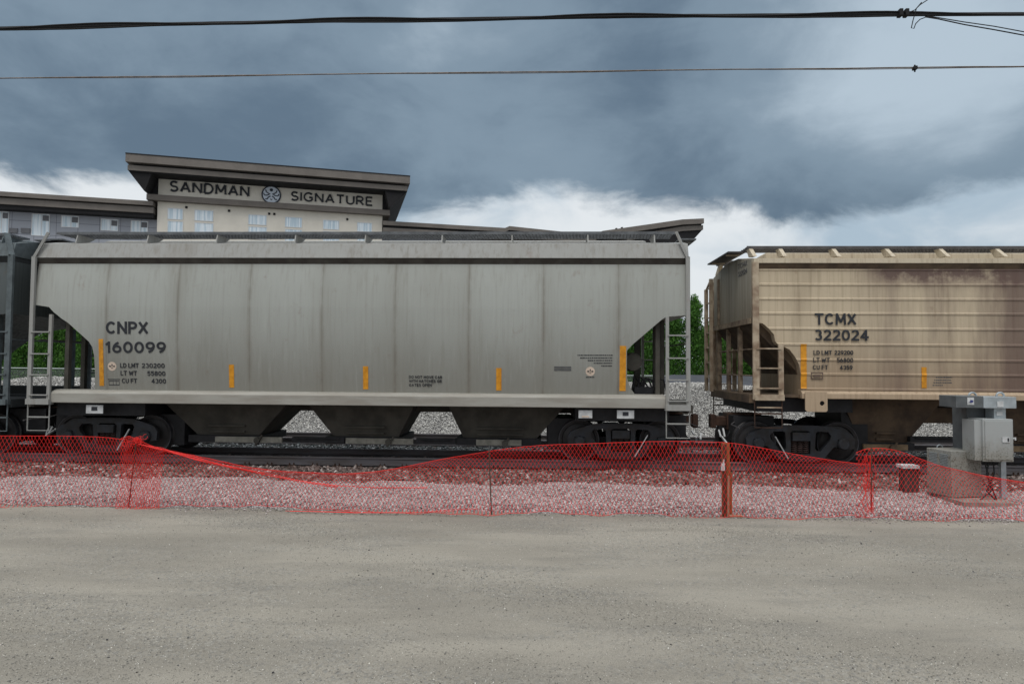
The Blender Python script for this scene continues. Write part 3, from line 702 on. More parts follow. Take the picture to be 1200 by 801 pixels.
spec = dict(smooth=True, paint='greypaint', under='greyunder', roofpaint='greyroof', eavepaint='greyeave', sillpaint='greysill', gate='greygate', grate='grate',
    levels=lev, sill=(xpx(62), xpx(780)), brackets=[xpx(p, YC-1.4, 280) for p in (90, 173, 254, 346, 428, 518, 600, 689, 767)], wl=.28, wr=.25,
    bays=[bay(190, 338, 232, 304, 252, 330), bay(359, 487, 391, 467, 405, 484), bay(524, 664, 543, 629, 558, 611)],
    pipes=[(W_(343, YC-.8), W_(404, YC-.8), P(400, 515, YC-.8).z), (W_(488, YC-.8), W_(534, YC-.8), P(500, 516, YC-.8).z)],
    trucks=[(P(127, 510, YC-1).x, 1), (P(727, 510, YC-1).x, 1)])
ulev = lambda xx: Z(368)+.1
und = lambda xx: (Z(368) + .03) if xx < .45 else Z(368)-.62*(xx-.45)-.02
lad = dict(rungs=[Z(391), Z(417), Z(442), Z(466)], inner=Z(370), under=und, posts=[(-.45, .35, .10), (.45, .35, .10), (-1.35, .62, .09), (1.35, .62, .09), (.0, .85, .14)], rails=[Z(400)], w=.085, postmat='greyunder', lever=1)
spec['endL'] = dict(lad, ox=.03); spec['endR'] = dict(lad, ox=-.02, lad=.44, deck='greyunder')
zs1 = dict(eave=Z(302), hip=Z(284.5), walk=Z(284.5)+.46, sill0=s0z, sill1=s1z)
# hip plane at Y~14.2 -> walkway height from the photo
zs1['walk'] = P(430, 272.3, YC-1.36).z
car1, body1 = hopper_car('grey weathered covered hopper car in the middle of the train, lettered 160099', XL, XR, half1, zs1, spec)
side_text(car1, 'CNPX', 123.5, 173.5, 376.5, 391, half1, bold=.195)
side_text(car1, '160099', 122, 193.5, 400, 413.5, half1, bold=.195)
for tx, a, b, y in (('LD LMT', 138.5, 160.5, 428.0), ('230200', 164, 191, 428.2), ('LT WT', 138.5, 158, 437), ('55800', 170, 191.5, 437.4), ('CU FT', 139.5, 157.5, 446), ('4300', 174.5, 191.8, 446.4)):
    side_text(car1, tx, a, b, y-2.8, y+2.7, half1, bold=.17, name='weight_marking')
for i, tx in enumerate(('DO NOT MOVE CAR', 'WITH HATCHES OR', 'GATES OPEN')):
    side_text(car1, tx, 478.3, (517.5, 517, 505)[i], 440+i*4.7, 443.2+i*4.7, half1, name='warning_lettering')
for a, b, c_, d in ((113, 120, 397, 452), (266, 272.5, 427, 454), (424, 430.5, 429, 456), (581, 587.5, 431, 457.5), (726.5, 734, 405, 458)):
    side_rect(car1, a, b, c_, d, half1, 'reflector', 'reflective_stripe')
emblem(car1, 129, 429, half1); emblem(car1, 692, 435, half1)
tiny_lines(car1, [(677, 718.5, 416.0), (680, 718.5, 419.2), (689, 718.5, 422.2), (696, 718, 425.3), (705, 717.5, 428.5)], half1, seed=3)
side_rect(car1, 649.5, 669.5, 429.2, 431, half1, 'decal_grey', 'data_panel', n=1); side_rect(car1, 649.5, 669.5, 432, 434, half1, 'decal_grey', 'data_panel', n=1)
tiny_lines(car1, [(687, 697, 441.8)], half1, seed=4)
# framed consolidated data panel below the left sticker
m = MB(); f = on_side(half1, .004)
for a, b, c_, d in ((123, 137.5, 444, 444.8), (124, 136.5, 450.6, 451.3), (124, 124.6, 446, 451), (136, 136.6, 446, 451), (129, 129.5, 446, 451), (132.5, 133, 446, 451), (124, 136.5, 446, 446.6)):
    p = P(a, d, YS); q = P(b, c_, YS); m.add([f(p.x, p.z, 0), f(q.x, p.z, 0), f(q.x, q.z, 0), f(p.x, q.z, 0)], [(0, 1, 2, 3)])
m.build('data_panel', 'decal_black', car1)
def hang_plate(car, px0, px1, py0, py1, light):
    a = P(px0, py1, YS+.06); b = P(px1, py0, YS+.06)
    o = MB().box(a.x, b.x, YS+.05, YS+.07, a.z, b.z).build('tag_plate', 'white_plate', car)
    if light: MB().box(a.x+.07, b.x-.07, YS+.042, YS+.05, a.z+.02, a.z+.05).build('tag_light', 'cream', o)
    else:
        w = b.x-a.x; h = b.z-a.z
        MB().box(a.x+w*.33, b.x-w*.33, YS+.042, YS+.05, a.z+h*.35, b.z-h*.2).build('tag_mark', 'decal_black', o)
hang_plate(car1, 101, 121, 474.5, 484, 0); hang_plate(car1, 678, 694, 480.5, 489.5, 1); hang_plate(car1, 723, 743, 480.5, 490, 0)
# brake reservoir and piping on the right-hand end of the grey car
m = MB(); xr_ = xpx(741, YC-1, 425)
m.lathe((xr_, YC-.9, P(741, 424, YC-.9).z), [(.05, -.30), (.19, -.26), (.21, -.1), (.21, .35), (.1, .42)], 18); m.build('air_reservoir', 'greyunder', car1, smooth=True)
m = MB()
for k in range(7):
    x = xr_+random.uniform(.0, .5); m.tube([(x, YC-.9, s1z+.02), (x+.05, YC-.95, s1z+.25+random.random()*.2), (x+random.uniform(.1, .3), YC-.8, s1z+.3), (x+.35, YC-.8, s1z)], .02, 5)
m.box(xr_+.05, xr_+.45, YC-1.0, YC-.6, s1z-.05, s1z+.14); m.build('brake_valve', 'black_steel', car1)

# --- dark car at the left edge ----------------------------------------------
MT['darkpaint'] = car_paint('dark_car_paint', (.072, .084, .085), (.052, .058, .058), (.03, .035, .035), zlow=(1, 3), st=.5)
MT['darkunder'] = simple('dark_car_under', (.028, .032, .034), .85, 0, .3, 3)
MT['bluegrey'] = simple('blue_grey_post', (.10, .12, .127), .7, 0, .3, 5)
XR0 = xpx(10); XL0 = XR0-14.3
zs0 = {k: v-.02 for k, v in zs1.items()}; zs0['eave'] += .06; zs0['hip'] += .03
lev0 = [(Z(461.5), .8, 3.4), (Z(430), .8, 2.9), (Z(405), .9, 2.35), (Z(385), 1.1, 1.8), (Z(372), .7, .6), (Z(369), 0, .0)] + [(z, 0, 0) for z, a, b in lev if z > Z(367)]
spec0 = dict(spec, paint='darkpaint', under='darkunder', roofpaint='bluegrey', eavepaint='darkunder', sillpaint='darkpaint', gate='darkunder', levels=lev0, sill=(XL0+.5, XR0-.35),
    origin=XR0-7, brackets=[XR0-.4-1.6*k for k in range(9)], bays=[(XR0-6.2, XR0-3.4, XR0-5.6, XR0-3.9, zbay, XR0-5.5, XR0-4.0)], pipes=[], trucks=[(XR0-1.75, -1), (XL0+1.75, 1)])
spec0['endR'] = dict(lad, ox=.02, postmat='bluegrey', w=.12, mat='bluegrey', posts=[(1.35, .75, .22), (-1.3, .5, .14)])
spec0['endL'] = None
car0, body0 = hopper_car('dark blue-grey hopper car at the left edge, coupled ahead of the grey car', XL0, XR0, half1, zs0, spec0)
fe = lambda a, z, d: (XR0+.006+d, a, z)
for tx, z0, z1 in (('NKCR', P(34, 305, 15).z, P(34, 299, 15).z), ('200361', P(34, 316, 15).z, P(34, 310, 15).z)):
    ya = YC-1.02
    fit_text(tx, ya, ya+.75, z0, z1, fe).build('lettering', 'decal_black', car0)

# --- tan car at the right ------------------------------------------------------
XL2 = xpx(884); XR2 = XL2+14.6
Z2 = lambda py: P(1000, py, YS).z
ribs = [Z2(p) for p in (315.5, 333, 350, 367, 385, 403.5, 421.5, 438.5, 456)]
base2 = lerp_prof([(Z2(462), 1.56), (Z2(400), 1.575), (Z2(309), 1.57)])
pr = []
z = Z2(464)
pts = [(Z2(464), base2(Z2(464)))]
for rz in sorted(ribs):
    pts += [(rz-.030, base2(rz)), (rz-.022, base2(rz)+.014), (rz+.012, base2(rz)+.014), (rz+.030, base2(rz))]
pts += [(Z2(304), 1.57)]
half2 = lerp_prof(pts); half2b = lambda z: base2(z)+.016
cut = [(467, 940), (452, 939.5), (440, 939), (428, 937), (418, 932), (410, 926), (406.5, 919), (404, 912), (400, 909), (392, 907.5), (387, 903), (381, 897), (379, 894), (378, 884.2), (377, 884)]
cutz = sorted([(Z2(a)-(.0), xpx(b)-XL2) for a, b in cut])
cutf = lerp_prof(cutz)
allz = sorted(set([q for q, _ in cutz]+[q for q, _ in pts]))
lev2 = [(q, cutf(q), cutf(q)) for q in allz if q > Z2(466)]
TAN = (.50, .425, .31)
MT['tanpaint'] = car_paint('tan_car_paint', (.52, .43, .305), (.34, .25, .165), (.22, .165, .11), zlow=(1.5, 3.2), st=.42,
    stain=(xpx(985)-XL2-5, xpx(1330)-XL2-5, 0, zs1['eave']-RT, (.105, .062, .055)), rust=(.20, .10, .05))
MT['tanroof'] = car_paint('tan_roof_paint', (.50, .43, .32), (.50, .43, .32), (.24, .18, .12), zlow=(-1, 0), st=.55, rust=(.26, .11, .04))
MT['tansill'] = car_paint('tan_sill_paint', (.43, .325, .22), (.43, .325, .22), (.22, .15, .10), zlow=(-1, 0), st=.6)
MT['tanunder'] = simple('brown_underbody', (.115, .080, .050), .85, 0, .4, 2.5, c2=(.06, .042, .03), bump=.2)
MT['tangate'] = simple('brown_gate', (.20, .14, .08), .75, 0, .35, 5)
MT['tanpost'] = simple('tan_post', (.27, .215, .15), .75, 0, .4, 4, c2=(.10, .065, .045))
MT['tanlad'] = simple('tan_ladder', (.40, .33, .24), .7, 0, .3, 4, c2=(.22, .15, .10))
MT['tanend'] = car_paint('tan_end_paint', (.30, .275, .22), (.16, .125, .085), (.12, .095, .07), zlow=(2.2, 4.2), st=.6)
zs2 = dict(eave=Z2(308.5), hip=Z2(300), walk=P(1000, 289, YC-1.22).z, sill0=Z2(467.5), sill1=Z2(456.5))
und2 = lambda xx: Z2(377)-.05-.45*max(0, xx-.3)
end2 = dict(rungs=[Z2(409), Z2(432), Z2(455.5), Z2(478)], inner=Z2(404), under=und2, posts=[(-.45, .05, .09), (.45, .05, .09), (1.3, .05, .11), (-.9, .3, .1)], rails=[Z2(409), Z2(441)], w=.13, mat='tanlad', postmat='tanpost', deck='tanunder', bend=False, ox=-.02, lad=.52, endladder=True, stirmat='rust')
spec2 = dict(paint='tanpaint', under='tanunder', roofpaint='tanroof', eavepaint='tanunder', sillpaint='tansill', gate='tangate', grate='grate_dark', arch=True, wy=1.22, levels=lev2, origin=XL2+5,
    sill=(xpx(939), XR2-.9), brackets=[xpx(p, YC-1.4, 290) for p in (884, 919, 982, 1045, 1109, 1176, 1240, 1305)], wl=-.02, wr=.2, edgemat='grate_dark', brk='tanroof',
    bays=[bay(985, 1108, 1008, 1062, 1012, 1064, 470), bay(1138, 1275, 1172, 1240, 1168, 1240, 470), bay(1290, 1410, 1330, 1390, 1330, 1390, 470)],
    pipes=[(W_(1066, YC-.8), W_(1118, YC-.8), P(1090, 514, YC-.8).z)], trucks=[(P(937, 510, YC-1).x, -1), (XR2-2.0, 1)], endL=end2, endR=None)
car2, body2 = hopper_car('tan rust-stained hopper car at the right, lettered 322024', XL2, XR2, half2, zs2, spec2)
MB().box(P(1068, 480, YC-.4).x, P(1136, 480, YC-.4).x, YC-.4, YC+.5, P(1094, 495.5, YC-.4).z, zs2['sill0']-.23).build('bay_ridge', 'tanunder', car2)
# wide sloped hopper sheets under the end
def slope_sheet(car, xe, q):
    m = MB(); x = lambda d: xe+q*d
    zt = Z2(378)+.02
    prof = [(.02, zt), (.04, zt-.10), (.55, zt-.62), (.95, zt-1.05), (1.15, zs2['sill0']+.1), (1.35, zs2['sill0']+.1), (1.35, zt)]
    m.prism(prof, lambda a, b: (x(a), YC-1.38, b), lambda a, b: (x(a), YC+1.38, b))
    return m.build('slope_sheet', 'tanunder', car)
slope_sheet(car2, XL2, 1)
# end panel: framed sheet proud of the bin's end
ze_ = zs2['eave']
m = MB().prism([(YC-1.50, Z2(372)), (YC-1.50, ze_+.11), (YC-1.0, ze_+.19), (YC-.55, ze_+.26), (YC, ze_+.28), (YC+.55, ze_+.26), (YC+1.0, ze_+.19), (YC+1.50, ze_+.11), (YC+1.50, Z2(372))], lambda a, b: (XL2-.025, a, b), lambda a, b: (XL2-.012, a, b)); m.build('end_panel', 'tanend', car2)
m = MB().box(XL2-.06, XL2-.026, YC-1.5, YC+1.5, Z2(379), Z2(372.5)+.0).box(XL2-.07, XL2-.026, YC+.95, YC+1.02, Z2(372), zs2['eave']); m.build('end_stiffener', 'tanpost', car2)
fe2 = lambda a, z, d: (XL2-.03-d, a, z)
for tx, z0, z1 in (('TCMX', P(868, 313.5, 14.8).z, P(868, 307.5, 14.8).z), ('322024', P(868, 322.5, 14.8).z, P(868, 316.5, 14.8).z)):
    ya, yb = YC-.72, YC-1.25
    m = fit_text(tx, ya+.13, yb, z0, z1, fe2, ex=.002); m.build('lettering', 'decal_grey', car2)
side_text(car2, 'TCMX', 955, 1003.5, 367, 380.5, half2b, bold=.18)
side_text(car2, '322024', 954.5, 1018, 386, 399, half2b, bold=.18)
for tx, a, b, y in (('LD LMT', 953.5, 975, 413), ('229200', 978, 1000, 413), ('LT WT', 953.2, 972.5, 421.6), ('56800', 981, 1000, 421.8), ('CU FT', 952.8, 970.5, 430.2), ('4359', 984.5, 999.3, 430.4)):
    side_text(car2, tx, a, b, y-2.7, y+2.7, half2b, bold=.17, name='weight_marking')
side_rect(car2, 939, 945.5, 403, 455, half2, 'reflector', 'reflective_stripe', off=.010, n=50)
side_rect(car2, 1081, 1086.5, 430, 454.5, half2, 'reflector', 'reflective_stripe', off=.010, n=30)
tiny_lines(car2, [(1098, 1117, 442), (1096, 1116.5, 445.2), (1095, 1116.5, 448.2), (1094, 1106, 451.2)], half2, mat='decal_grey', seed=5)
m = MB(); f = on_side(half2, .026); a, b = P(951, 444, YS), P(965, 436, YS)
for x0, x1, z0, z1 in ((a.x, b.x, a.z, a.z+.02), (a.x, b.x, b.z-.02, b.z), (a.x, a.x+.02, a.z+.02, b.z-.02), (b.x-.02, b.x, a.z+.02, b.z-.02), (a.x+.05, b.x-.05, a.z+.05, b.z-.05)):
    m.box(x0, x1, YC-half2(a.z)-.02, YC-half2(a.z)-.002, z0, z1)
m.build('data_frame', simple('brown_frame', (.13, .09, .07), .8), car2)
V, Fc = curve_shape(splines=[[(0, .42), (0, .04), (.04, 0), (.43, 0), (.46, .03), (.46, .42)], [(.35+.05*math.cos(a), .18+.05*math.sin(a)) for a in np.linspace(0, 6.1, 14)]], extrude=.012)
a = P(943, 482, YS-.03)
m = MB(); m.add([(a.x+v.x, YS-.055-v.z, a.z+v.y) for v in V], Fc); m.build('jacking_pad', 'tansill', car2)

# ------------------------------------------------------------------ netting and posts
t = NT('red_netting'); f = t.noise((1, 1, 1), 9, 3); MT['net'] = t.out(t.mix(f, (.66, .010, .010), (.82, .028, .018)), .55, 0, .3)
YF = 10.1
def net(name, tops, x0px, x1px, yoff, label, cell=.062, rows=19, w=.0026, zfull=1.08, squeeze=1.0, botpx=600.5, seed=1, tape=True):
    Rn = np.random.default_rng(seed)
    T = [P(a, b, YF+yoff) for a, b in tops]; tx = np.array([p.x for p in T]); tz = np.array([p.z for p in T])
    xa, xb = P(x0px, 560, YF+yoff).x, P(x1px, 560, YF+yoff).x
    # smooth top
    gx = np.linspace(tx.min(), tx.max(), 400); gz = np.interp(gx, tx, tz)
    k = np.hanning(25); k /= k.sum(); gz = np.convolve(np.pad(gz, 12, mode='edge'), k, 'valid')
    def surf(X, v):
        top = np.interp(X, gx, gz); bot = .03+.022*np.sin(X*1.3+seed)+.016*np.sin(X*4.3+seed)+.01*np.sin(X*11)
        lay = np.clip(np.sin(X*.85+seed*1.7)*1.6, 0, 1)*np.clip(1-v*5, 0, 1)**1.5
        H = top-bot; full = zfull*v
        over = np.clip((zfull-H)/zfull, 0, 1)
        # rows bunch towards the sagging top edge
        p = 1+over*2.0
        z = bot + H*(1-(1-v)**p)*1.0
        y = YF+yoff + .05*np.sin(X*1.1+v*2+seed)+.025*np.sin(X*3.7+seed*2)+over*.18*np.sin(v*3.1) + .01*np.sin(X*23)*v - lay*.16
        xx = X + .012*np.sin(X*5+v*6) + .3*over*0
        return np.stack([xx, y, z], -1)
    dx_ = cell/2*squeeze; n0 = int((xb-xa)/(cell*squeeze)) + rows + 2
    V = []; Fs = []; base = 0
    v = np.arange(rows+1)/rows
    for sgn in (1, -1):
        for i in range(-rows, n0):
            X = xa + i*cell*squeeze + (0 if sgn > 0 else 0) + sgn*np.arange(rows+1)*dx_ + (0 if sgn > 0 else rows*dx_)
            ok = (X >= xa-1e-6) & (X <= xb+1e-6)
            if ok.sum() < 2: continue
            idx = np.where(ok)[0]; p = surf(X[idx], v[idx]); k_ = len(idx)
            d = np.gradient(p, axis=0); d /= np.linalg.norm(d, axis=1)[:, None]+1e-9
            s = np.stack([-d[:, 2], 0*d[:, 0], d[:, 0]], -1); s /= np.linalg.norm(s, axis=1)[:, None]+1e-9
            o3 = np.array([0, 1, 0.])
            ring = np.stack([p+s*w, p-o3*w*.8, p-s*w, p+o3*w*.8], 1).reshape(-1, 3)
            V.append(ring)
            j = np.arange(k_-1)[:, None]*4; q = np.arange(4)[None]
            Fs.append(np.stack([j+q, j+(q+1) % 4, j+4+(q+1) % 4, j+4+q], -1).reshape(-1, 4)+base); base += k_*4
    for vv, ww in (((1.0, w*1.5), (0.0, w*1.2)) if tape else ()):
        X = np.arange(xa, xb, .04); p = surf(X, np.full_like(X, vv)); s = np.array([0, 0, 1.])*ww; o3 = np.array([0, 1, 0.])*w
        ring = np.stack([p+s, p-o3, p-s, p+o3], 1).reshape(-1, 3); V.append(ring); k_ = len(X)
        j = np.arange(k_-1)[:, None]*4; q = np.arange(4)[None]
        Fs.append(np.stack([j+q, j+(q+1) % 4, j+4+(q+1) % 4, j+4+q], -1).reshape(-1, 4)+base); base += k_*4
    o = ((xa+xb)/2, YF+yoff, 0)
    ob = linkmesh(name, arrmesh(name, np.concatenate(V), np.concatenate(Fs), 'net', o), None, o)
    tag(ob, label, 'safety netting', 'red plastic safety netting along the track'); return ob
net('safety_netting', [(-80, 510), (60, 511), (120, 512), (153, 515)], -60, 152, .03, 'level run of red netting left of the bunched-up knot', seed=2)
mid_ = net('safety_netting', [(150, 519), (180, 524), (230, 534), (290, 546), (340, 552), (400, 555), (445, 552), (490, 544), (530, 536), (575, 528), (640, 521), (720, 518), (800, 516), (852, 518), (890, 524), (935, 533), (985, 541), (1021, 545)], 150, 1022, 0,
     'long run of red netting that sags nearly to the ground before the wooden post', seed=1)
net('safety_netting', [(1001, 531), (1012, 526), (1022, 524), (1045, 526), (1075, 536), (1100, 545), (1150, 557), (1200, 565), (1300, 572), (1560, 560)], 1003, 1550, .10, 'red netting sloping down to the right in front of the grey cabinets', seed=4)
# bunched end pieces: a separate fold of netting tied at the thin stake
bn = net('safety_netting', [(139, 514), (150, 511), (165, 519), (189, 528)], 139, 188, -.07, 'bunched fold of red netting knotted at the leaning thin stake on the left', cell=.05, rows=22, squeeze=.7, seed=6)
m = MB(); c0 = P(160, 516, YF-.05)
R = random.Random(4)
for k in range(30):
    a0 = R.uniform(0, 6.3); pts = []
    ctr = c0+Vector((R.gauss(0, .06)+.0, R.gauss(0, .03), R.gauss(0, .030)))
    ax = Vector((R.gauss(0, 1), R.gauss(0, .5), R.gauss(0, 1))).normalized(); bx_ = ax.orthogonal().normalized()
    rr = R.uniform(.02, .05)
    for j in range(8): a = a0+j*.7; pts.append(ctr+ax*math.cos(a)*rr+bx_*math.sin(a)*rr*.8)
    m.tube(pts, .0028, 4)
kn = m.build('netting_knot', 'net', bn)
m = MB()
for k in range(11):
    x0 = P(R.uniform(1011, 1026), 545, YF).x; pts = []
    for j in range(7): pts.append((x0+R.gauss(0, .025), YF-.03+R.gauss(0, .02), 1.0-.47*.0+ -(j/6)*.85+R.gauss(0, .01)-.1+.07))
    m.tube(pts, .003, 4)
m.build('netting_fold', 'net', mid_)
dr_ = [(162, 520), (190, 527), (230, 538), (270, 547), (310, 555), (350, 563), (395, 569), (440, 571.5), (500, 571)]
m = MB()
for k in range(9):
    pts = []
    for i, (a, b) in enumerate(dr_[:9 if k < 2 else (7 if k < 5 else 5)]):
        p = P(a, b+R.gauss(0, 1.1)*(1 if i else .3), YF-.06+R.gauss(0, .012)); pts.append(tuple(p))
    m.tube(pts, .0034, 4)
m.build('netting_rope', 'net', mid_)
m = MB()
for k in range(5):
    lo = [(330+R.uniform(0, 70), 602), (405, 603.2), (418, 603.6), (430, 604), (480, 602.5), (530, 597), (560, 594.5)]
    pts = [tuple(P(a, b+R.gauss(0, 1.3), YF-.10+R.gauss(0, .03))) for a, b in lo[:R.randint(4, 7)]]
    m.tube([(x, y, max(z, .012)) for x, y, z in pts], .003, 4)
m.build('netting_rope', 'net', mid_)
MT['stake'] = simple('rusty_stake', (.10, .05, .035), .8, 0, .4, 9)
MT['wood'] = simple('orange_wood', (.30, .105, .035), .85, 0, .45, 5, c2=(.16, .06, .03), sc=(8, 8, .6))
MT['pale_wood'] = simple('pale_stake', (.38, .22, .15), .85, 0, .3, 5)
def stake(px0, py0, px1, py1, label):
    a = P(px0, py0, YF-.02); b = P(px1, py1, YF+.01)
    o = MB().tube([(b.x, b.y, b.z), tuple((a+b)/2), (a.x, a.y, a.z)], .0095, 7).build('metal_stake', 'stake', None, (b.x, b.y, 0))
    tag(o, label, 'stake', 'thin metal stakes holding the netting')
stake(159.5, 518, 150, 600, 'thin rusty stake leaning right under the knot of netting')
stake(573, 527, 576, 604, 'thin rusty upright stake in the middle of the long netting run')
stake(1021, 523, 1021, 599, 'thin rusty stake in front of the tan car at the netting join')
pp = P(852.5, 598, YF+.06)
tw = thing('wooden_post', 'weathered orange-brown wooden post holding up the netting', 'post', (pp.x, YF+.08, 0))
zt_ = P(853, 519, YF+.06).z
MB().box(pp.x-.065, pp.x+.050, YF+.09, YF+.14, -.02, zt_).box(pp.x+.048, pp.x+.085, YF+.10, YF+.15, -.02, zt_-.45).build('post_board', 'wood', tw)
MB().bar((pp.x-.03, YF+.075, zt_-.02), (pp.x-.045, YF+.075, .02), .045, .025).build('post_strip', simple('dark_wood', (.10, .04, .025), .9, 0, .4, 6), tw)
MB().bar((pp.x+.02, YF+.07, zt_-.5), (pp.x+.01, YF+.07, -.01), .03, .02).build('pale_lath', 'pale_wood', tw)
MB().box(pp.x+.02, pp.x+.22, YF+.02, YF+.10, .0, .03).build('base_board', 'pale_wood', tw)
q = P(848.3, 546, YF-.02)
MB().box(q.x-.035, q.x+.022, YF-.0, YF+.015, q.z-.07, q.z+.04).box(q.x-.006, q.x+.014, YF+.0, YF+.015, q.z+.041, q.z+.10).build('paper_tag', 'white_plate', tw)

# ------------------------------------------------------------------ track-side heater cabinets
MT['galv'] = simple('galvanised_sheet', (.38, .42, .44), .42, .35, .2, 6)
MT['galv_dark'] = simple('painted_sheet_dark', (.12, .13, .135), .5, .1, .25, 4)
t = NT('cabinet_paint'); xyz = t.n('ShaderNodeSeparateXYZ'); t.l(t.co, xyz.inputs[0])
dz_ = t.math('ADD', xyz.outputs[2], t.math('MULTIPLY', t.noise((1, 1, 1), 7, 6), .5))
MT['cab'] = t.out(t.mix(t.step(dz_, .95, 1.45), t.mix(t.step(t.noise((1, 1, 1), 34, 5), .5, .65), (.27, .265, .235), (.13, .115, .09)), (.37, .385, .38)), .45, .15, .4)
MT['concrete'] = simple('concrete', (.27, .25, .22), .9, 0, .3, 5, bump=.3)
MT['blue'] = simple('blue_print', (.03, .04, .16), .5)
YH = 11.55
def px_box(m, x0, x1, y0, y1, Ya, Yb):
    a = P(x0, y1, Ya); b = P(x1, y0, Ya); m.box(a.x, b.x, Ya, Yb, a.z, b.z); return m
org = P(1155, 583, YH+.3)
ht = thing('switch_heater', 'tall galvanised track heater with T-shaped top duct and grey control cabinet', 'heater', (org.x, YH+.3, 0))
d1 = px_box(MB(), 1153, 1191, 465, 478, YH, YH+.42).build('top_duct', 'galv', ht, bevel=.006)
d2 = px_box(MB(), 1120.5, 1152.6, 464, 477.5, YH+.02, YH+.5).build('duct_box', 'galv_dark', ht, bevel=.006)
a = P(1133.5, 474, YH+.02); b = P(1141, 465.5, YH+.02)
st_ = MB().box(a.x, b.x, YH+.012, YH+.019, a.z, b.z).build('sticker', 'white_plate', ht)
MB().plate([(a.x+.015, a.z+.045), (a.x+.04, a.z+.05), (a.x+.05, a.z+.085), (b.x-.012, a.z+.075), (b.x-.02, a.z+.045), (a.x+.05, a.z+.035)], YH+.006, YH+.011).build('logo_mark', 'blue', st_)
px_box(MB(), 1169, 1176, 470, 476.5, YH-.012, YH-.004).build('sticker', 'white_plate', ht)
for px, yy in ((1139.5, YH+.2), (1172, YH+.12)):
    c_ = P(px, 463.5, yy); m = MB(); pts = [(c_.x+.062*math.cos(a), yy, c_.z+.055*math.sin(a)) for a in np.linspace(-.5, math.pi+.5, 12)]; m.tube(pts, .017, 6)
    m.build('lifting_ring', 'galv', ht, smooth=True)
px_box(MB(), 1165, 1178.5, 478.3, 491, YH+.08, YH+.30).build('neck_duct', 'galv', ht)
px_box(MB(), 1168, 1175, 482, 486.5, YH+.068, YH+.076).build('sticker', 'white_plate', ht)
px_box(MB(), 1134, 1166, 477.8, 530, YH+.34, YH+.75).build('fan_column', 'galv_dark', ht)
cbx = px_box(MB(), 1152.5, 1187, 491, 540.5, YH-.10, YH+.28).build('control_cabinet', 'cab', ht, bevel=.006)
a, b = P(1152.5, 540.3, YH-.1), P(1187, 491, YH-.1)
MB().box(a.x+.03, b.x-.02, YH-.114, YH-.102, a.z+.03, b.z-.03).build('cabinet_door', 'cab', cbx, bevel=.003)
px_box(MB(), 1175, 1183.5, 512, 518, YH-.128, YH-.116).build('sticker', 'white_plate', cbx)
px_box(MB(), 1181, 1182.6, 513, 517, YH-.133, YH-.129).build('sticker_mark', 'decal_black', cbx)
q = P(1187, 513.5, YH-.05); MB().tube([(q.x-.005, YH-.05, q.z), (q.x+.03, YH-.05, q.z)], .012).box(q.x+.022, q.x+.04, YH-.07, YH-.03, q.z-.03, q.z+.02).build('door_latch', 'white_plate', cbx)
# side box seen left of the door (cabinet depth)
px_box(MB(), 1142.5, 1152.3, 492, 539, YH-.06, YH+.26).build('cabinet_side', 'cab', ht)
px_box(MB(), 1174, 1179, 540.7, 583, YH+.1, YH+.16).build('support_post', 'galv', ht)
m = MB(); R = random.Random(2)
for k in range(3):
    a = P(1154+k*5, 541, YH+.05); m.tube([(a.x, a.y, a.z+.01), (a.x+R.uniform(-.05, .05), a.y, a.z-.2), (a.x+R.uniform(-.25, .1), a.y-.03, .2), (a.x+R.uniform(-.2, .2), a.y-.05, .0)], .013, 5)
m.build('cable', 'black_steel', ht, smooth=True)
# lower louvred burner box, corner towards the lot
def quad_box(pts, z0, z1):
    m = MB(); m.prism(pts, lambda a, b: (a, b, z0), lambda a, b: (a, b, z1)); return m
A = P(1086, 540, YH+.62); B = P(1115, 540, YH+.10); C = P(1150, 540, YH+.22)
zt2 = P(1115, 528.5, YH+.1).z
q0 = Vector((A.x, A.y)); q1 = Vector((B.x, B.y)); q2 = Vector((C.x, C.y+.0)); q3 = q0+(q2-q1)
bb_ = thing('burner_box', 'low grey louvred box standing beside the tall heater behind the netting', 'equipment box', (q1.x, q1.y+.2, 0))
quad_box([tuple(q0), tuple(q1), tuple(q2), tuple(q3)], .06, zt2).build('box_body', 'cab', bb_, bevel=.008)
e = (q1-q0); el_ = e.length; e.normalize(); nrm = Vector((e.y, -e.x))
if nrm.y > 0: nrm = -nrm
m = MB()
for col_ in (.12, .55):
    for r_ in range(9):
        z = zt2-.07-r_*.027; s0_ = q0+e*(el_*col_)+nrm*.004; s1_ = q0+e*(el_*(col_+.32))+nrm*.004
        m.bar((s0_.x, s0_.y, z), (s1_.x, s1_.y, z), .012, .010)
m.build('louvre', 'galv', bb_)
p_ = q0+e*el_*.5; m = MB(); pts = [(p_.x+.2+.05*math.cos(a), p_.y+.3, zt2+.045*math.sin(a)) for a in np.linspace(0, math.pi, 9)]; m.tube(pts, .01, 6); m.build('lifting_ring', 'galv', bb_)
pc = P(1150, 582, YH-.1)
tag(MB().box(P(1118, 582, YH).x, P(1180, 582, YH).x, YH-.25, YH+.8, -.02, .05).build('concrete_pad', 'concrete', None, (pc.x, YH+.2, 0)), 'thin pale concrete slab under the grey heater cabinets', 'concrete slab')
YJ = 12.6; a = P(1059, 566, YJ-.2); b = P(1086, 547, YJ-.2)
jb = thing('junction_box', 'small dark box with a white lid behind the netting left of the louvred box', 'equipment box', ((a.x+b.x)/2, YJ, 0))
MB().box(a.x+.02, a.x+.28, YJ-.2, YJ+.0, .0, b.z-.03).build('box_body', simple('brown_box', (.075, .055, .05), .8), jb)
MB().box(a.x-.03, a.x+.27, YJ-.24, YJ+.0, b.z-.027, b.z+.03).build('box_lid', 'white_plate', jb)
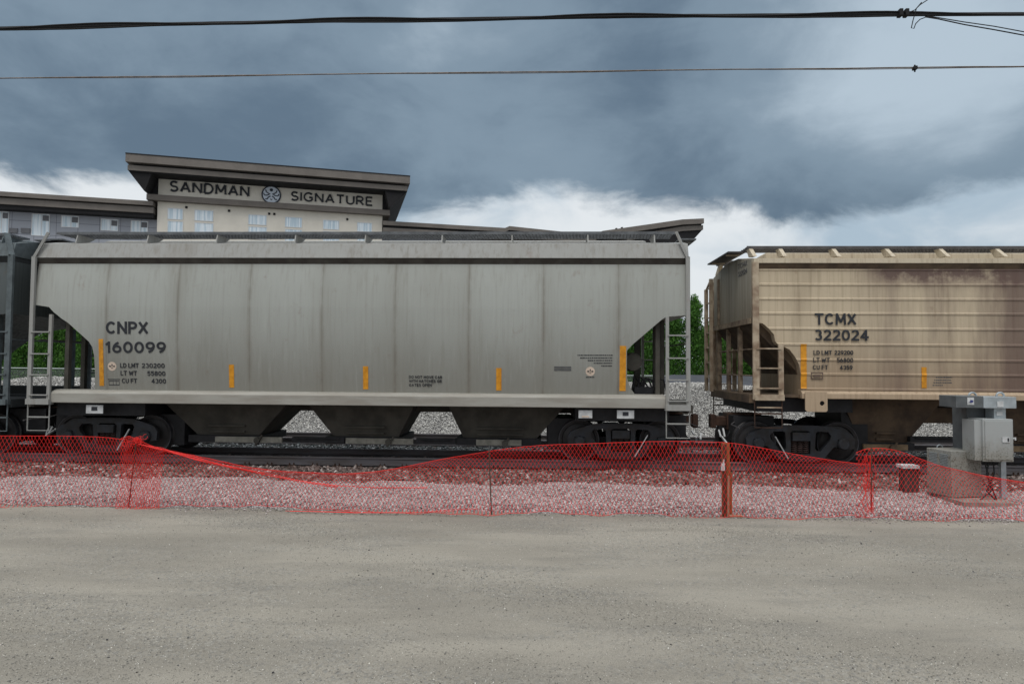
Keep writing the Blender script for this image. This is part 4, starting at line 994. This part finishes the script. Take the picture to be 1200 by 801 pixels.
# ------------------------------------------------------------------ overhead cables
MT['cable'] = simple('black_cable', (.006, .006, .007), .8, 0, .3, 9)
MT['wire'] = simple('pale_wire', (.16, .13, .11), .5, .2, .4, 9)
YW = 12.0
def sag(pts, Y, n=140, wob=0.0, seed=0, ext=9):
    """smooth quadratic through three pixel points at depth Y, continued past the frame"""
    q = [P(a, b, Y) for a, b in pts]; xs = [v.x for v in q]; zs_ = [v.z for v in q]; c_ = np.polyfit(xs, zs_, 2)
    X = np.linspace(xs[0]-ext, xs[-1]+ext, n); R = np.random.default_rng(seed)
    w = np.convolve(R.normal(0, wob, n+12), np.ones(13)/13, 'valid')*3.3 if wob else 0*X
    return [(x, Y, np.polyval(c_, x)+k) for x, k in zip(X, w[:n])]
main = sag([(0, 33.5), (600, 21.5), (1200, 16.5)], YW, 300, .0025, 3)
m = MB().tube(main, .034, 8)
m.tube([(x, y-.03, z+.032*math.sin(i*.16)+.006) for i, (x, y, z) in enumerate(main)], .016, 6)
m.tube([(x, y-.02, z-.03+.022*math.sin(i*.11+2)) for i, (x, y, z) in enumerate(main)], .015, 6)
c_ = m.build('overhead_cable', 'cable', None, (0, YW, 8.7), smooth=True); tag(c_, 'thick black twisted cable bundle crossing the top of the sky', 'cable', 'overhead lines')
cl_ = MB()
for px in (1055, 1062): a = P(px, 16, YW-.03); cl_.box(a.x-.03, a.x+.03, YW-.08, YW+.04, a.z-.05, a.z+.07)
cl_.build('cable_clamp', 'cable', c_)
def wire(pix, r, label, Y=YW-.04, mat='cable', group='overhead lines'):
    pts = [P(a, b, Y) for a, b in pix]; o = MB().tube([tuple(p) for p in pts], r, 5).build('service_wire', mat, None, tuple(pts[0]), smooth=True); tag(o, label, 'cable', group)
wire([(1062, 16), (1072, 12), (1078, 6), (1087, 0), (1098, -9)], .009, 'thin wire looping up off the thick cable at the top right edge')
wire([(1080, 3), (1074, 10), (1070, 24), (1068, 33), (1071, 33.5), (1073, 28), (1078, 23), (1086, 20)], .009, 'thin wire hanging in a small hook below the thick cable')
wire([(1086, 19), (1100, 21), (1130, 26), (1165, 31), (1200, 37.5), (1260, 49), (1400, 76), (1560, 108)], .009, 'upper of the two thin drop wires falling to the right')
wire([(1084, 20), (1100, 22.5), (1130, 29), (1165, 35), (1200, 41.5), (1260, 53), (1400, 80), (1560, 113)], .011, 'lower of the two thin drop wires falling to the right')
low = sag([(0, 92), (600, 84.5), (1200, 78)], YW, 260, .0022, 8)
m = MB().tube(low, .011, 6); m.tube([(x, y, z-.014+.010*math.sin(i*.13)) for i, (x, y, z) in enumerate(low)], .007, 5)
c_ = m.build('overhead_wire', 'wire', None, (0, YW, 7.6), smooth=True); tag(c_, 'single thin pale wire crossing the sky below the thick cable', 'cable', 'overhead lines')
a = P(1072, 80, YW); MB().box(a.x-.03, a.x+.03, YW-.04, YW+.04, a.z-.03, a.z+.03).bar((a.x, YW, a.z-.07), (a.x, YW, a.z+.06), .02).build('wire_clamp', 'cable', c_)

# ------------------------------------------------------------------ hotel
AL = math.radians(17.0)
dr = Vector((math.cos(AL), math.sin(AL), 0)); nr = Vector((math.sin(AL), -math.cos(AL), 0))
Q0 = P(183, 300, 78); Q0.z = 0
def HP(px, py, t=0.0):
    d = ray(px, py); k = (Q0+nr*t-EYE).dot(nr)/d.dot(nr); p = EYE+d*k
    return (p-Q0).dot(dr), p.z
def H3(s, t, z): p = Q0+dr*s+nr*t; return (p.x, p.y, z)
def hbox(m, s0, s1, t0, t1, z0, z1):
    vs = [H3(s, t_, z) for z in (z0, z1) for s, t_ in ((s0, t0), (s1, t0), (s1, t1), (s0, t1))]
    m.add(vs, [(0, 3, 2, 1), (4, 5, 6, 7), (0, 1, 5, 4), (1, 2, 6, 5), (2, 3, 7, 6), (3, 0, 4, 7)]); return m
def hprism(m, poly, t0, t1): return m.prism(poly, lambda a, b: H3(a, t0, b), lambda a, b: H3(a, t1, b))
MT['creamwall'] = simple('cream_stucco', (.74, .69, .60), .85, 0, .06, .5, bump=0)
MT['fascia'] = simple('brown_fascia', (.165, .145, .128), .75, 0, .15, .6, bump=0)
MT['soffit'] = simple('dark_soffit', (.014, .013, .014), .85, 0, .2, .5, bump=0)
t = NT('grey_panel'); br = t.n('ShaderNodeTexBrick'); mpn = t.map((1, 1, 1)); sp = t.n('ShaderNodeSeparateXYZ'); t.l(mpn, sp.inputs[0])
cmb = t.n('ShaderNodeCombineXYZ'); t.l(sp.outputs[0], cmb.inputs[0]); t.l(sp.outputs[2], cmb.inputs[1]); t.l(cmb.outputs[0], br.inputs['Vector'])
br.inputs['Color1'].default_value = (.33, .345, .385, 1); br.inputs['Color2'].default_value = (.36, .375, .415, 1); br.inputs['Mortar'].default_value = (.12, .12, .14, 1)
br.inputs['Scale'].default_value = 1; br.inputs['Brick Width'].default_value = 2.2; br.inputs['Row Height'].default_value = 1.6; br.inputs['Mortar Size'].default_value = .025; br.offset = 0
MT['panel'] = t.out(br.outputs[0], .6, 0, .4)
t = NT('window_glass'); cur = t.noise((3, 3, .1), 1.5, 3); c1 = t.mix(t.step(cur, .4, .6), (.52, .64, .72), (.80, .86, .90)); MT['glass'] = t.out(c1, .12, 0, .6)
MT['winframe'] = simple('white_frame', (.70, .70, .70), .6, 0, .05, 2, bump=0)
MT['louver'] = simple('grey_louver', (.16, .16, .17), .7, 0, .1, 2, bump=0)
hotel = thing('hotel_building', 'large hotel with flat brown overhanging roofs and a lettered sign above the cars', 'building', tuple(Q0))
sR, _ = HP(448, 260)
zc0 = HP(183, 236)[1]; zc1 = HP(183, 229.5)[1]; zs_top = HP(183, 205)[1]
MB_ = hbox(MB(), 0, sR, -14, 0, 0, zc0); tower = MB_.build('tower_wall', 'creamwall', hotel)
zf1 = HP(149.5, 199, 2.6)[1]
hbox(MB(), .02, sR-.02, -14, -.05, zc1, zf1+.05).build('sign_wall', 'creamwall', hotel)
cl0 = HP(171.5, 232, .8)[0]; cr0 = HP(457, 254, .8)[0]
hbox(MB(), cl0, cr0, -15, .8, zc0, zc1).build('cornice', 'fascia', hotel)
fl, fr_ = HP(149.5, 195, 2.6)[0], HP(477.5, 222, 2.6)[0]
f1a, f1b = HP(149.5, 199, 2.6)[1], HP(149.5, 193, 2.6)[1]
ul, ur = HP(147, 184, 3.0)[0], HP(480.5, 212, 3.0)[0]
u1a, u1b = HP(147, 189, 3.0)[1], HP(147, 180, 3.0)[1]
hbox(MB(), fl, fr_, -16, 2.6, f1a, f1b).build('lower_fascia', 'fascia', hotel)
hbox(MB(), ul, ur, -16.4, 3.0, u1a, u1b).build('upper_fascia', 'fascia', hotel)
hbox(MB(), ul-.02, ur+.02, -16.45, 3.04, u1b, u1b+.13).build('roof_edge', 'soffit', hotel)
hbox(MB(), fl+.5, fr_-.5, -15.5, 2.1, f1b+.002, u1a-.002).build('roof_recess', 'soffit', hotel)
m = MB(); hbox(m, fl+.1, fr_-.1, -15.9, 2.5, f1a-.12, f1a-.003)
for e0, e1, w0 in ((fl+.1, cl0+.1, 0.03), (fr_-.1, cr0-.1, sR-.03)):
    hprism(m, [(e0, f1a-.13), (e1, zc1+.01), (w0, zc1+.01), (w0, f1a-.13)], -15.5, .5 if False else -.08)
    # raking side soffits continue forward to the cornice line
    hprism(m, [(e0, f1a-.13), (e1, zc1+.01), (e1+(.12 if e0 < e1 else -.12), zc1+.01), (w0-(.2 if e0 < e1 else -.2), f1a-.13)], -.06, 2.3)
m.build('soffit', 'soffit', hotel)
def window(parent, px0, px1, py0, py1, t_=0.0, louv=False, mull=1):
    s0_, z1_ = HP(px0, py0, t_); s1_, z0_ = HP(px1, py1, t_)
    z1_ = (z1_+HP(px1, py0, t_)[1])/2 if False else z1_
    z0_ = HP(px0, py1, t_)[1]
    fw_ = .07; m = MB()
    hbox(m, s0_, s1_, t_+.005, t_+.06, z0_, z0_+fw_); hbox(m, s0_, s1_, t_+.005, t_+.06, z1_-fw_, z1_)
    hbox(m, s0_, s0_+fw_, t_+.005, t_+.06, z0_+fw_, z1_-fw_); hbox(m, s1_-fw_, s1_, t_+.005, t_+.06, z0_+fw_, z1_-fw_)
    sm = s0_+(s1_-s0_)*(.55 if louv else .5)
    if louv: hbox(m, sm-.04, sm+.04, t_+.005, t_+.05, z0_+fw_, z1_-fw_)
    w = m.build('window', 'winframe', hotel)
    hbox(MB(), s0_+fw_, s1_-fw_, t_+.004, t_+.02, z0_+fw_, z1_-fw_).build('pane', 'glass', w)
    if louv: hbox(MB(), sm+.1, s1_-fw_-.05, t_+.025, t_+.06, z1_-fw_-.75, z1_-fw_-.1).build('louvre', 'louver', w)
dzrow = HP(196, 243.5)[1]-HP(196, 258.5)[1]
for a, b, y0, y1, l0, l1 in ((196.5, 214.5, 243.5, 256.8, 258.5, 268), (228, 250, 245.5, 258.5, 260.5, 270), (291, 312.5, 251, 263, 265, 274), (334, 354, 253.8, 266, 268, 277), (378.5, 397.5, 257.3, 268.5, 270.5, 279), (418.5, 436, 260.2, 271.3, 273.5, 282)):
    window(tower, a, b, y0, y1); window(tower, a, b, l0, l1+6)
m = MB()
for a, b in ((218.5, 243), (268.5, 247), (315.5, 250.5), (321.5, 250.8), (407, 257)):
    s_, z_ = HP(a, b); hbox(m, s_-.13, s_+.13, .0, .12, z_-.13, z_+.13)
m.build('wall_light', 'soffit', hotel)
# sign
fs = lambda a, z, d: H3(a, -.05+.10+d, z)
def hsign(tx, p0, p1, yt0, yb0, yt1, yb1):
    s0_, z1_ = HP(p0, yt0, .05); z0_ = HP(p0, yb0, .05)[1]; s1_, za = HP(p1, yt1, .05); zb_ = HP(p1, yb1, .05)[1]
    fit_text(tx, s0_, s1_, (z0_+zb_)/2, (z1_+za)/2, fs, bold=.155, spacing=.30, ex=.06, flare=.35).build('sign_lettering', 'decal_black', hotel)
hsign('SANDMAN', 199, 292.5, 210.5, 223.5, 219.3, 231.5); hsign('SIGNATURE', 341, 437, 223.2, 234.5, 231.5, 242)
es, ez = HP(318, 228.3, .05); er = (HP(329.5, 228, .05)[0]-HP(306.5, 228, .05)[0])/2
def disc(r, t0, t1, n=32): return hprism(MB(), [(es+r*math.cos(2*math.pi*k/n), ez+r*math.sin(2*math.pi*k/n)) for k in range(n)], t0, t1)
MT['navy'] = simple('navy_sign', (.018, .025, .045), .5, 0, .1, 2, bump=0); MT['signwhite'] = simple('sign_white', (.62, .68, .76), .5, 0, .05, 2, bump=0)
sg = disc(er, -.04, .10).build('sign_emblem', 'navy', hotel); disc(er*.86, .101, .14).build('emblem_face', 'signwhite', sg)
m = MB()
def arc(pts, w):
    for (a, b), (c2, d2) in zip(pts, pts[1:]):
        L_ = math.hypot(c2-a, d2-b); nx_, nz_ = -(d2-b)/L_*w, (c2-a)/L_*w
        hprism(m, [(es+er*(a+nx_), ez+er*(b+nz_)), (es+er*(c2+nx_), ez+er*(d2+nz_)), (es+er*(c2-nx_), ez+er*(d2-nz_)), (es+er*(a-nx_), ez+er*(b-nz_))], .141, .17)
hprism(m, [(es+er*(.0+.17*math.cos(k*.52)), ez+er*(.52+.17*math.sin(k*.52))) for k in range(12)], .141, .17)
for s in (-1, 1):
    arc([(s*.58, .50), (s*.50, .25), (s*.25, .10), (s*.10, .05)], .055)
    arc([(s*.78, .12), (s*.70, -.10), (s*.45, -.10), (s*.22, .0)], .055)
    arc([(s*.60, -.48), (s*.42, -.52), (s*.28, -.28), (s*.08, -.16)], .06)
arc([(-.1, -.45), (0, -.58), (.12, -.46)], .035)
m.build('emblem_figure', 'navy', sg)
# left wing
wl_s = HP(-150, 240, -1.0)[0]; wr_s = -.02
zt1 = HP(176, 237, .6)
def wing_fascia(pxr, ya, yb, tt, name, mat='fascia'):
    z1_ = HP(pxr, ya, tt)[1]; z0_ = HP(pxr, yb, tt)[1]; hbox(MB(), wl_s-2, wr_s-.3, -12, tt, z0_, z1_).build(name, mat, hotel); return z0_, z1_
a0, a1 = wing_fascia(176, 235.5, 240.5, .9, 'wing_upper_fascia')
b0, b1 = wing_fascia(176, 242.5, 249.5, .6, 'wing_lower_fascia')
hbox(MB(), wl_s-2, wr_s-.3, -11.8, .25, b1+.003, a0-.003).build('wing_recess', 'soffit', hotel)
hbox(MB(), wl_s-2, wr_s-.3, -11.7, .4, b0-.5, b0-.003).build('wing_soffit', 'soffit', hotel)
hbox(MB(), wl_s, wr_s, -12, -1.0, 0, b0-.502).build('wing_wall', 'panel', hotel)
for a, b, y0, y1 in ((-34, -18, 244, 275), (-8, 10, 247, 275), (37.5, 58, 250, 276), (72, 92.5, 252, 266), (118.5, 138.5, 256, 270), (153.5, 173.5, 258, 272)):
    window(None, a, b, y0, y1, -1.0, True)
for a, b in ((11, 20.5), (24.5, 35)):
    s0_, z1_ = HP(a, 267, -.9); s1_, z0_ = HP(b, 273, -.9); hbox(MB(), s0_, s1_, -.99, -.85, z0_, z1_).build('vent_grille', 'louver', hotel)
# right wing: stepped fascias
def strip(px_top, thick, tt, name, mat='fascia', dep=-10):
    top_ = [HP(a, b, tt) for a, b in px_top]; hprism(MB(), top_ + [(s_, z_-thick) for s_, z_ in reversed(top_)], dep, tt).build(name, mat, hotel)
rw = [(449, 258.5), (592, 267), (597, 264.8), (682, 273.8)]
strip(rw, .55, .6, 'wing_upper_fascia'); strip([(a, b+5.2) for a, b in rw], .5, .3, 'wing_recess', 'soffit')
strip([(449, 266.5), (735, 281.5)], .5, .5, 'wing_lower_fascia')
e_s, e_z = HP(806, 300, -2)
MT['whitepanel'] = simple('white_panel', (.55, .58, .62), .6, 0, .08, .6, bump=0)
hbox(MB(), sR+.02, HP(742, 300, -2)[0], -12, -2, 0, HP(740, 284, -2)[1]).build('wing_wall', 'panel', hotel)
hbox(MB(), HP(742, 300, -2)[0]+.01, HP(800, 300, -2)[0], -12, -1.6, 0, HP(790, 276, -2)[1]).build('wing_wall', 'whitepanel', hotel)
for a, b, y0, y1 in ((771, 783, 374, 388), (760, 768, 374, 388)): window(None, a, b, y0, y1, -1.6)
bf = [(706, 270.5), (800, 257), (825, 255.8)]
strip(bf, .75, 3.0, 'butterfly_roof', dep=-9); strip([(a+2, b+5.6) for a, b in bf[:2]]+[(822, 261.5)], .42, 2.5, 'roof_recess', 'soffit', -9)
strip([(735, 276.5), (800, 265), (824, 263.6)], .7, 2.6, 'butterfly_fascia', dep=-9)
p1 = HP(824, 268.5, 2.5); p2 = HP(810, 284, 2.5); p3 = HP(735, 284, 2.5); p4 = HP(735, 281, 2.5); p5 = HP(800, 270, 2.5)
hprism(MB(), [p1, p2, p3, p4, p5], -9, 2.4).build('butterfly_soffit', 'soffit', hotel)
m = MB(); s_, z_ = HP(724, 268, 0)
for k in (0, .5, .9): hbox(m, s_+k, s_+k+.2, -1, -.6, z_-.6, z_+.25+.2*math.sin(k*9))
m.build('roof_vent', 'soffit', hotel)

# ------------------------------------------------------------------ chain-link fence, hedge, trees
MT['pipe'] = simple('galvanised_pipe', (.42, .46, .45), .5, .2, .15, 4)
t = NT('chain_wire'); MT['chain'] = t.out((.33, .36, .35), .5, .3)
YL = 33.0; zfr = P(400, 433.5, YL).z
fn = thing('chain_link_fence', 'galvanised chain-link fence with a pale top rail in front of the hedge', 'fence', (0, YL, 1.0))
MB().tube([(-32, YL, zfr), (26, YL, zfr-.25)], .032, 6).build('top_rail', 'pipe', fn)
for k in range(20):
    x = -31.5+k*3.0+P(748, 433, YL).x % 3
    MB().tube([(x, YL+.02, 1.0), (x, YL+.02, zfr-.004*(x+32)+.02)], .04, 6).build('fence_post', 'pipe', fn)
V = []; Fs = []; w = .0035; n = 0
for sgn in (1, -1):
    for i in range(0, 1080):
        x0 = -32+i*.055; x1 = x0+sgn*1.1
        for (a, b, c2) in ((x0, 1.02, 0), (x1, zfr-.1, 0)): V.append((a-w, YL-.035, b)); V.append((a+w, YL-.035, b))
        Fs.append((n, n+1, n+3, n+2)); n += 4
linkmesh('chain_mesh', arrmesh('chain_mesh', np.array(V), np.array(Fs), 'chain', (0, YL, 1.0)), fn)
def leaf_mat(name, a, b, c_):
    t = NT(name); g = t.n('ShaderNodeNewGeometry'); r = t.n('ShaderNodeValToRGB'); t.l(g.outputs['Random Per Island'], r.inputs[0]); el = r.color_ramp.elements
    el[0].color = (*a, 1); el[1].color = (*c_, 1); e = el.new(.5); e.color = (*b, 1)
    m = t.out(r.outputs[0], .7, 0, .25); t.b.inputs['Transmission Weight'].default_value = 0
    tr = t.n('ShaderNodeBsdfTranslucent'); t.l(r.outputs[0], tr.inputs[0]); ms = t.n('ShaderNodeMixShader'); ms.inputs[0].default_value = .3
    ou = [n for n in t.t.nodes if n.type == 'OUTPUT_MATERIAL'][0]; t.l(t.b.outputs[0], ms.inputs[1]); t.l(tr.outputs[0], ms.inputs[2]); t.l(ms.outputs[0], ou.inputs[0])
    return m
MT['cedar'] = leaf_mat('cedar_leaf', (.022, .070, .012), (.055, .15, .022), (.11, .25, .04))
MT['broad'] = leaf_mat('broad_leaf', (.06, .15, .018), (.13, .29, .035), (.21, .40, .06))
MT['bark'] = simple('bark', (.10, .075, .055), .9, 0, .4, 5, bump=.5)
def foliage(centres, radii, n, size, mat, name, vert=0.0, seed=0):
    R = np.random.default_rng(seed); k = R.integers(0, len(centres), n); C_ = np.array(centres)[k]; Rr = np.array(radii)[k]
    d = R.normal(size=(n, 3)); d /= np.linalg.norm(d, axis=1)[:, None]; rad = R.random(n)**.45
    p = C_ + d*Rr*rad[:, None]
    a = R.normal(size=(n, 3)); a[:, 2] += vert*np.sign(R.random(n)-.1)*2; a /= np.linalg.norm(a, axis=1)[:, None]
    b = np.cross(a, R.normal(size=(n, 3))); b /= np.linalg.norm(b, axis=1)[:, None]
    s = R.uniform(size*.6, size*1.3, n)[:, None]
    V = np.stack([p-b*s*.45, p+a*s*.5-b*s*.1, p+a*s*1.2, p+b*s*.45+a*s*.3], 1).reshape(-1, 3)
    Fc = np.arange(n*4).reshape(-1, 4); return arrmesh(name, V, Fc, mat)
def cedar_proto(seed):
    R = random.Random(seed); h = 4.2
    cs = []; rs = []
    for i in range(26):
        z = .25+h*i/26*1.0; r = .78*(1-(i/26)**2.2*.75)*R.uniform(.85, 1.12); a = R.uniform(0, 6.3)
        cs.append((.16*math.cos(a), .16*math.sin(a), z)); rs.append((r, r, .42))
    return foliage(cs, rs, 11000, .10, 'cedar', 'cedar_crown', 1.2, seed)
protos = [cedar_proto(s) for s in (1, 2, 3)]
trunk = MB().tube([(0, 0, -.1), (.02, 0, 1.2), (0, .03, 3.2)], [.08, .06, .02], 6)
tm = trunk.build('trunk_tmp', 'bark').data; bpy.data.objects.remove(bpy.data.objects['trunk_tmp'])
k = 0
for i in range(46):
    x = -30+i*1.2+random.uniform(-.15, .15)
    pxp = 627+x/36.0*765
    e = thing('cedar_tree', 'green columnar cedar tree in the clipped hedge behind the chain-link fence', 'tree', (x, 35.6+random.uniform(-.25, .25), 1.0), 'cedar trees in the hedge behind the train')
    s = random.uniform(.9, 1.12); e.scale = (1.05, 1.05, s); e.rotation_euler = (0, 0, random.uniform(0, 6.3))
    c_ = linkmesh('crown', protos[i % 3], e); c_.location = (0, 0, 0); linkmesh('trunk', tm, e)
def broad(x, y, h, r, label, seed):
    R = random.Random(seed); e = thing('leafy_tree', label, 'tree', (x, y, 1.0))
    cs = []; rs = []
    m = MB(); m.tube([(x, y, .9), (x+.1, y, 1+h*.45), (x, y+.1, 1+h*.85)], [.16, .10, .03], 7)
    for i in range(22):
        a = R.uniform(0, 6.3); q = R.random()**.6*r; z = h*R.uniform(.35, .97); q *= math.sqrt(max(.05, 1-((z/h-.6)/.42)**2))
        c0 = (q*math.cos(a), q*math.sin(a), z); cs.append(c0); v = r*R.uniform(.22, .4); rs.append((v, v, v*.8))
        m.tube([(x+.08, y, 1+z*.5), (x+c0[0]*.6, y+c0[1]*.6, 1+z*.8), (x+c0[0], y+c0[1], 1+z)], [.045, .03, .012], 5)
    m.build('trunk', 'bark', e); linkmesh('crown', foliage(cs, rs, 9000, .12, 'broad', 'broad_crown', 0, seed), e)
broad(P(838, 400, 41).x, 41, 4.0, 1.4, 'bright leafy tree showing above the hedge between the grey and tan cars', 3)
broad(P(872, 400, 44).x, 44, 4.1, 1.6, 'yellow-green leafy tree above the hedge seen through the tan car end frame', 5)
broad(P(60, 400, 40).x, 40, 4.6, 1.5, 'bright leafy tree above the hedge seen through the left ladder of the grey car', 8)
broad(P(22, 400, 42).x, 42, 5.2, 1.4, 'small leafy tree above the hedge at the far left behind the dark car', 9)
# weeds on the crest of the bank
n = 5200; R = np.random.default_rng(5); x = R.uniform(-28, 9, n); x = np.where(R.random(n) < .5, x, R.choice([-20.5, 5.6, 6.6], n)+R.normal(0, .8, n)); y = R.uniform(29.6, 32.6, n)
p = np.stack([x, y, np.full(n, 1.02)], -1); hgt = R.uniform(.15, .55, n); a = R.uniform(0, 6.3, n); dxx = np.stack([np.cos(a), np.sin(a), 0*a], -1)*.035
tip = p+np.stack([R.normal(0, .12, n), R.normal(0, .12, n), hgt], -1)
V = np.stack([p-dxx, p+dxx, tip+dxx*.5, tip-dxx*.2], 1).reshape(-1, 3)
tag(linkmesh('weeds', arrmesh('weeds', V, np.arange(n*4).reshape(-1, 4), 'broad')), 'low green weeds growing below the chain-link fence', 'weeds', kind='stuff')
# lane behind the bank
MT['asphalt'] = simple('asphalt', (.055, .06, .07), .9, 0, .2, 2)
sheet('asphalt_ramp', [5.6, 6.6, 8, 10, 14], [29.6, 31, 32.5], lambda x, y: 1.30+(y-29.6)*.22-(.25 if x < 6 else 0), 'asphalt')
bpy.context.view_layer.update()
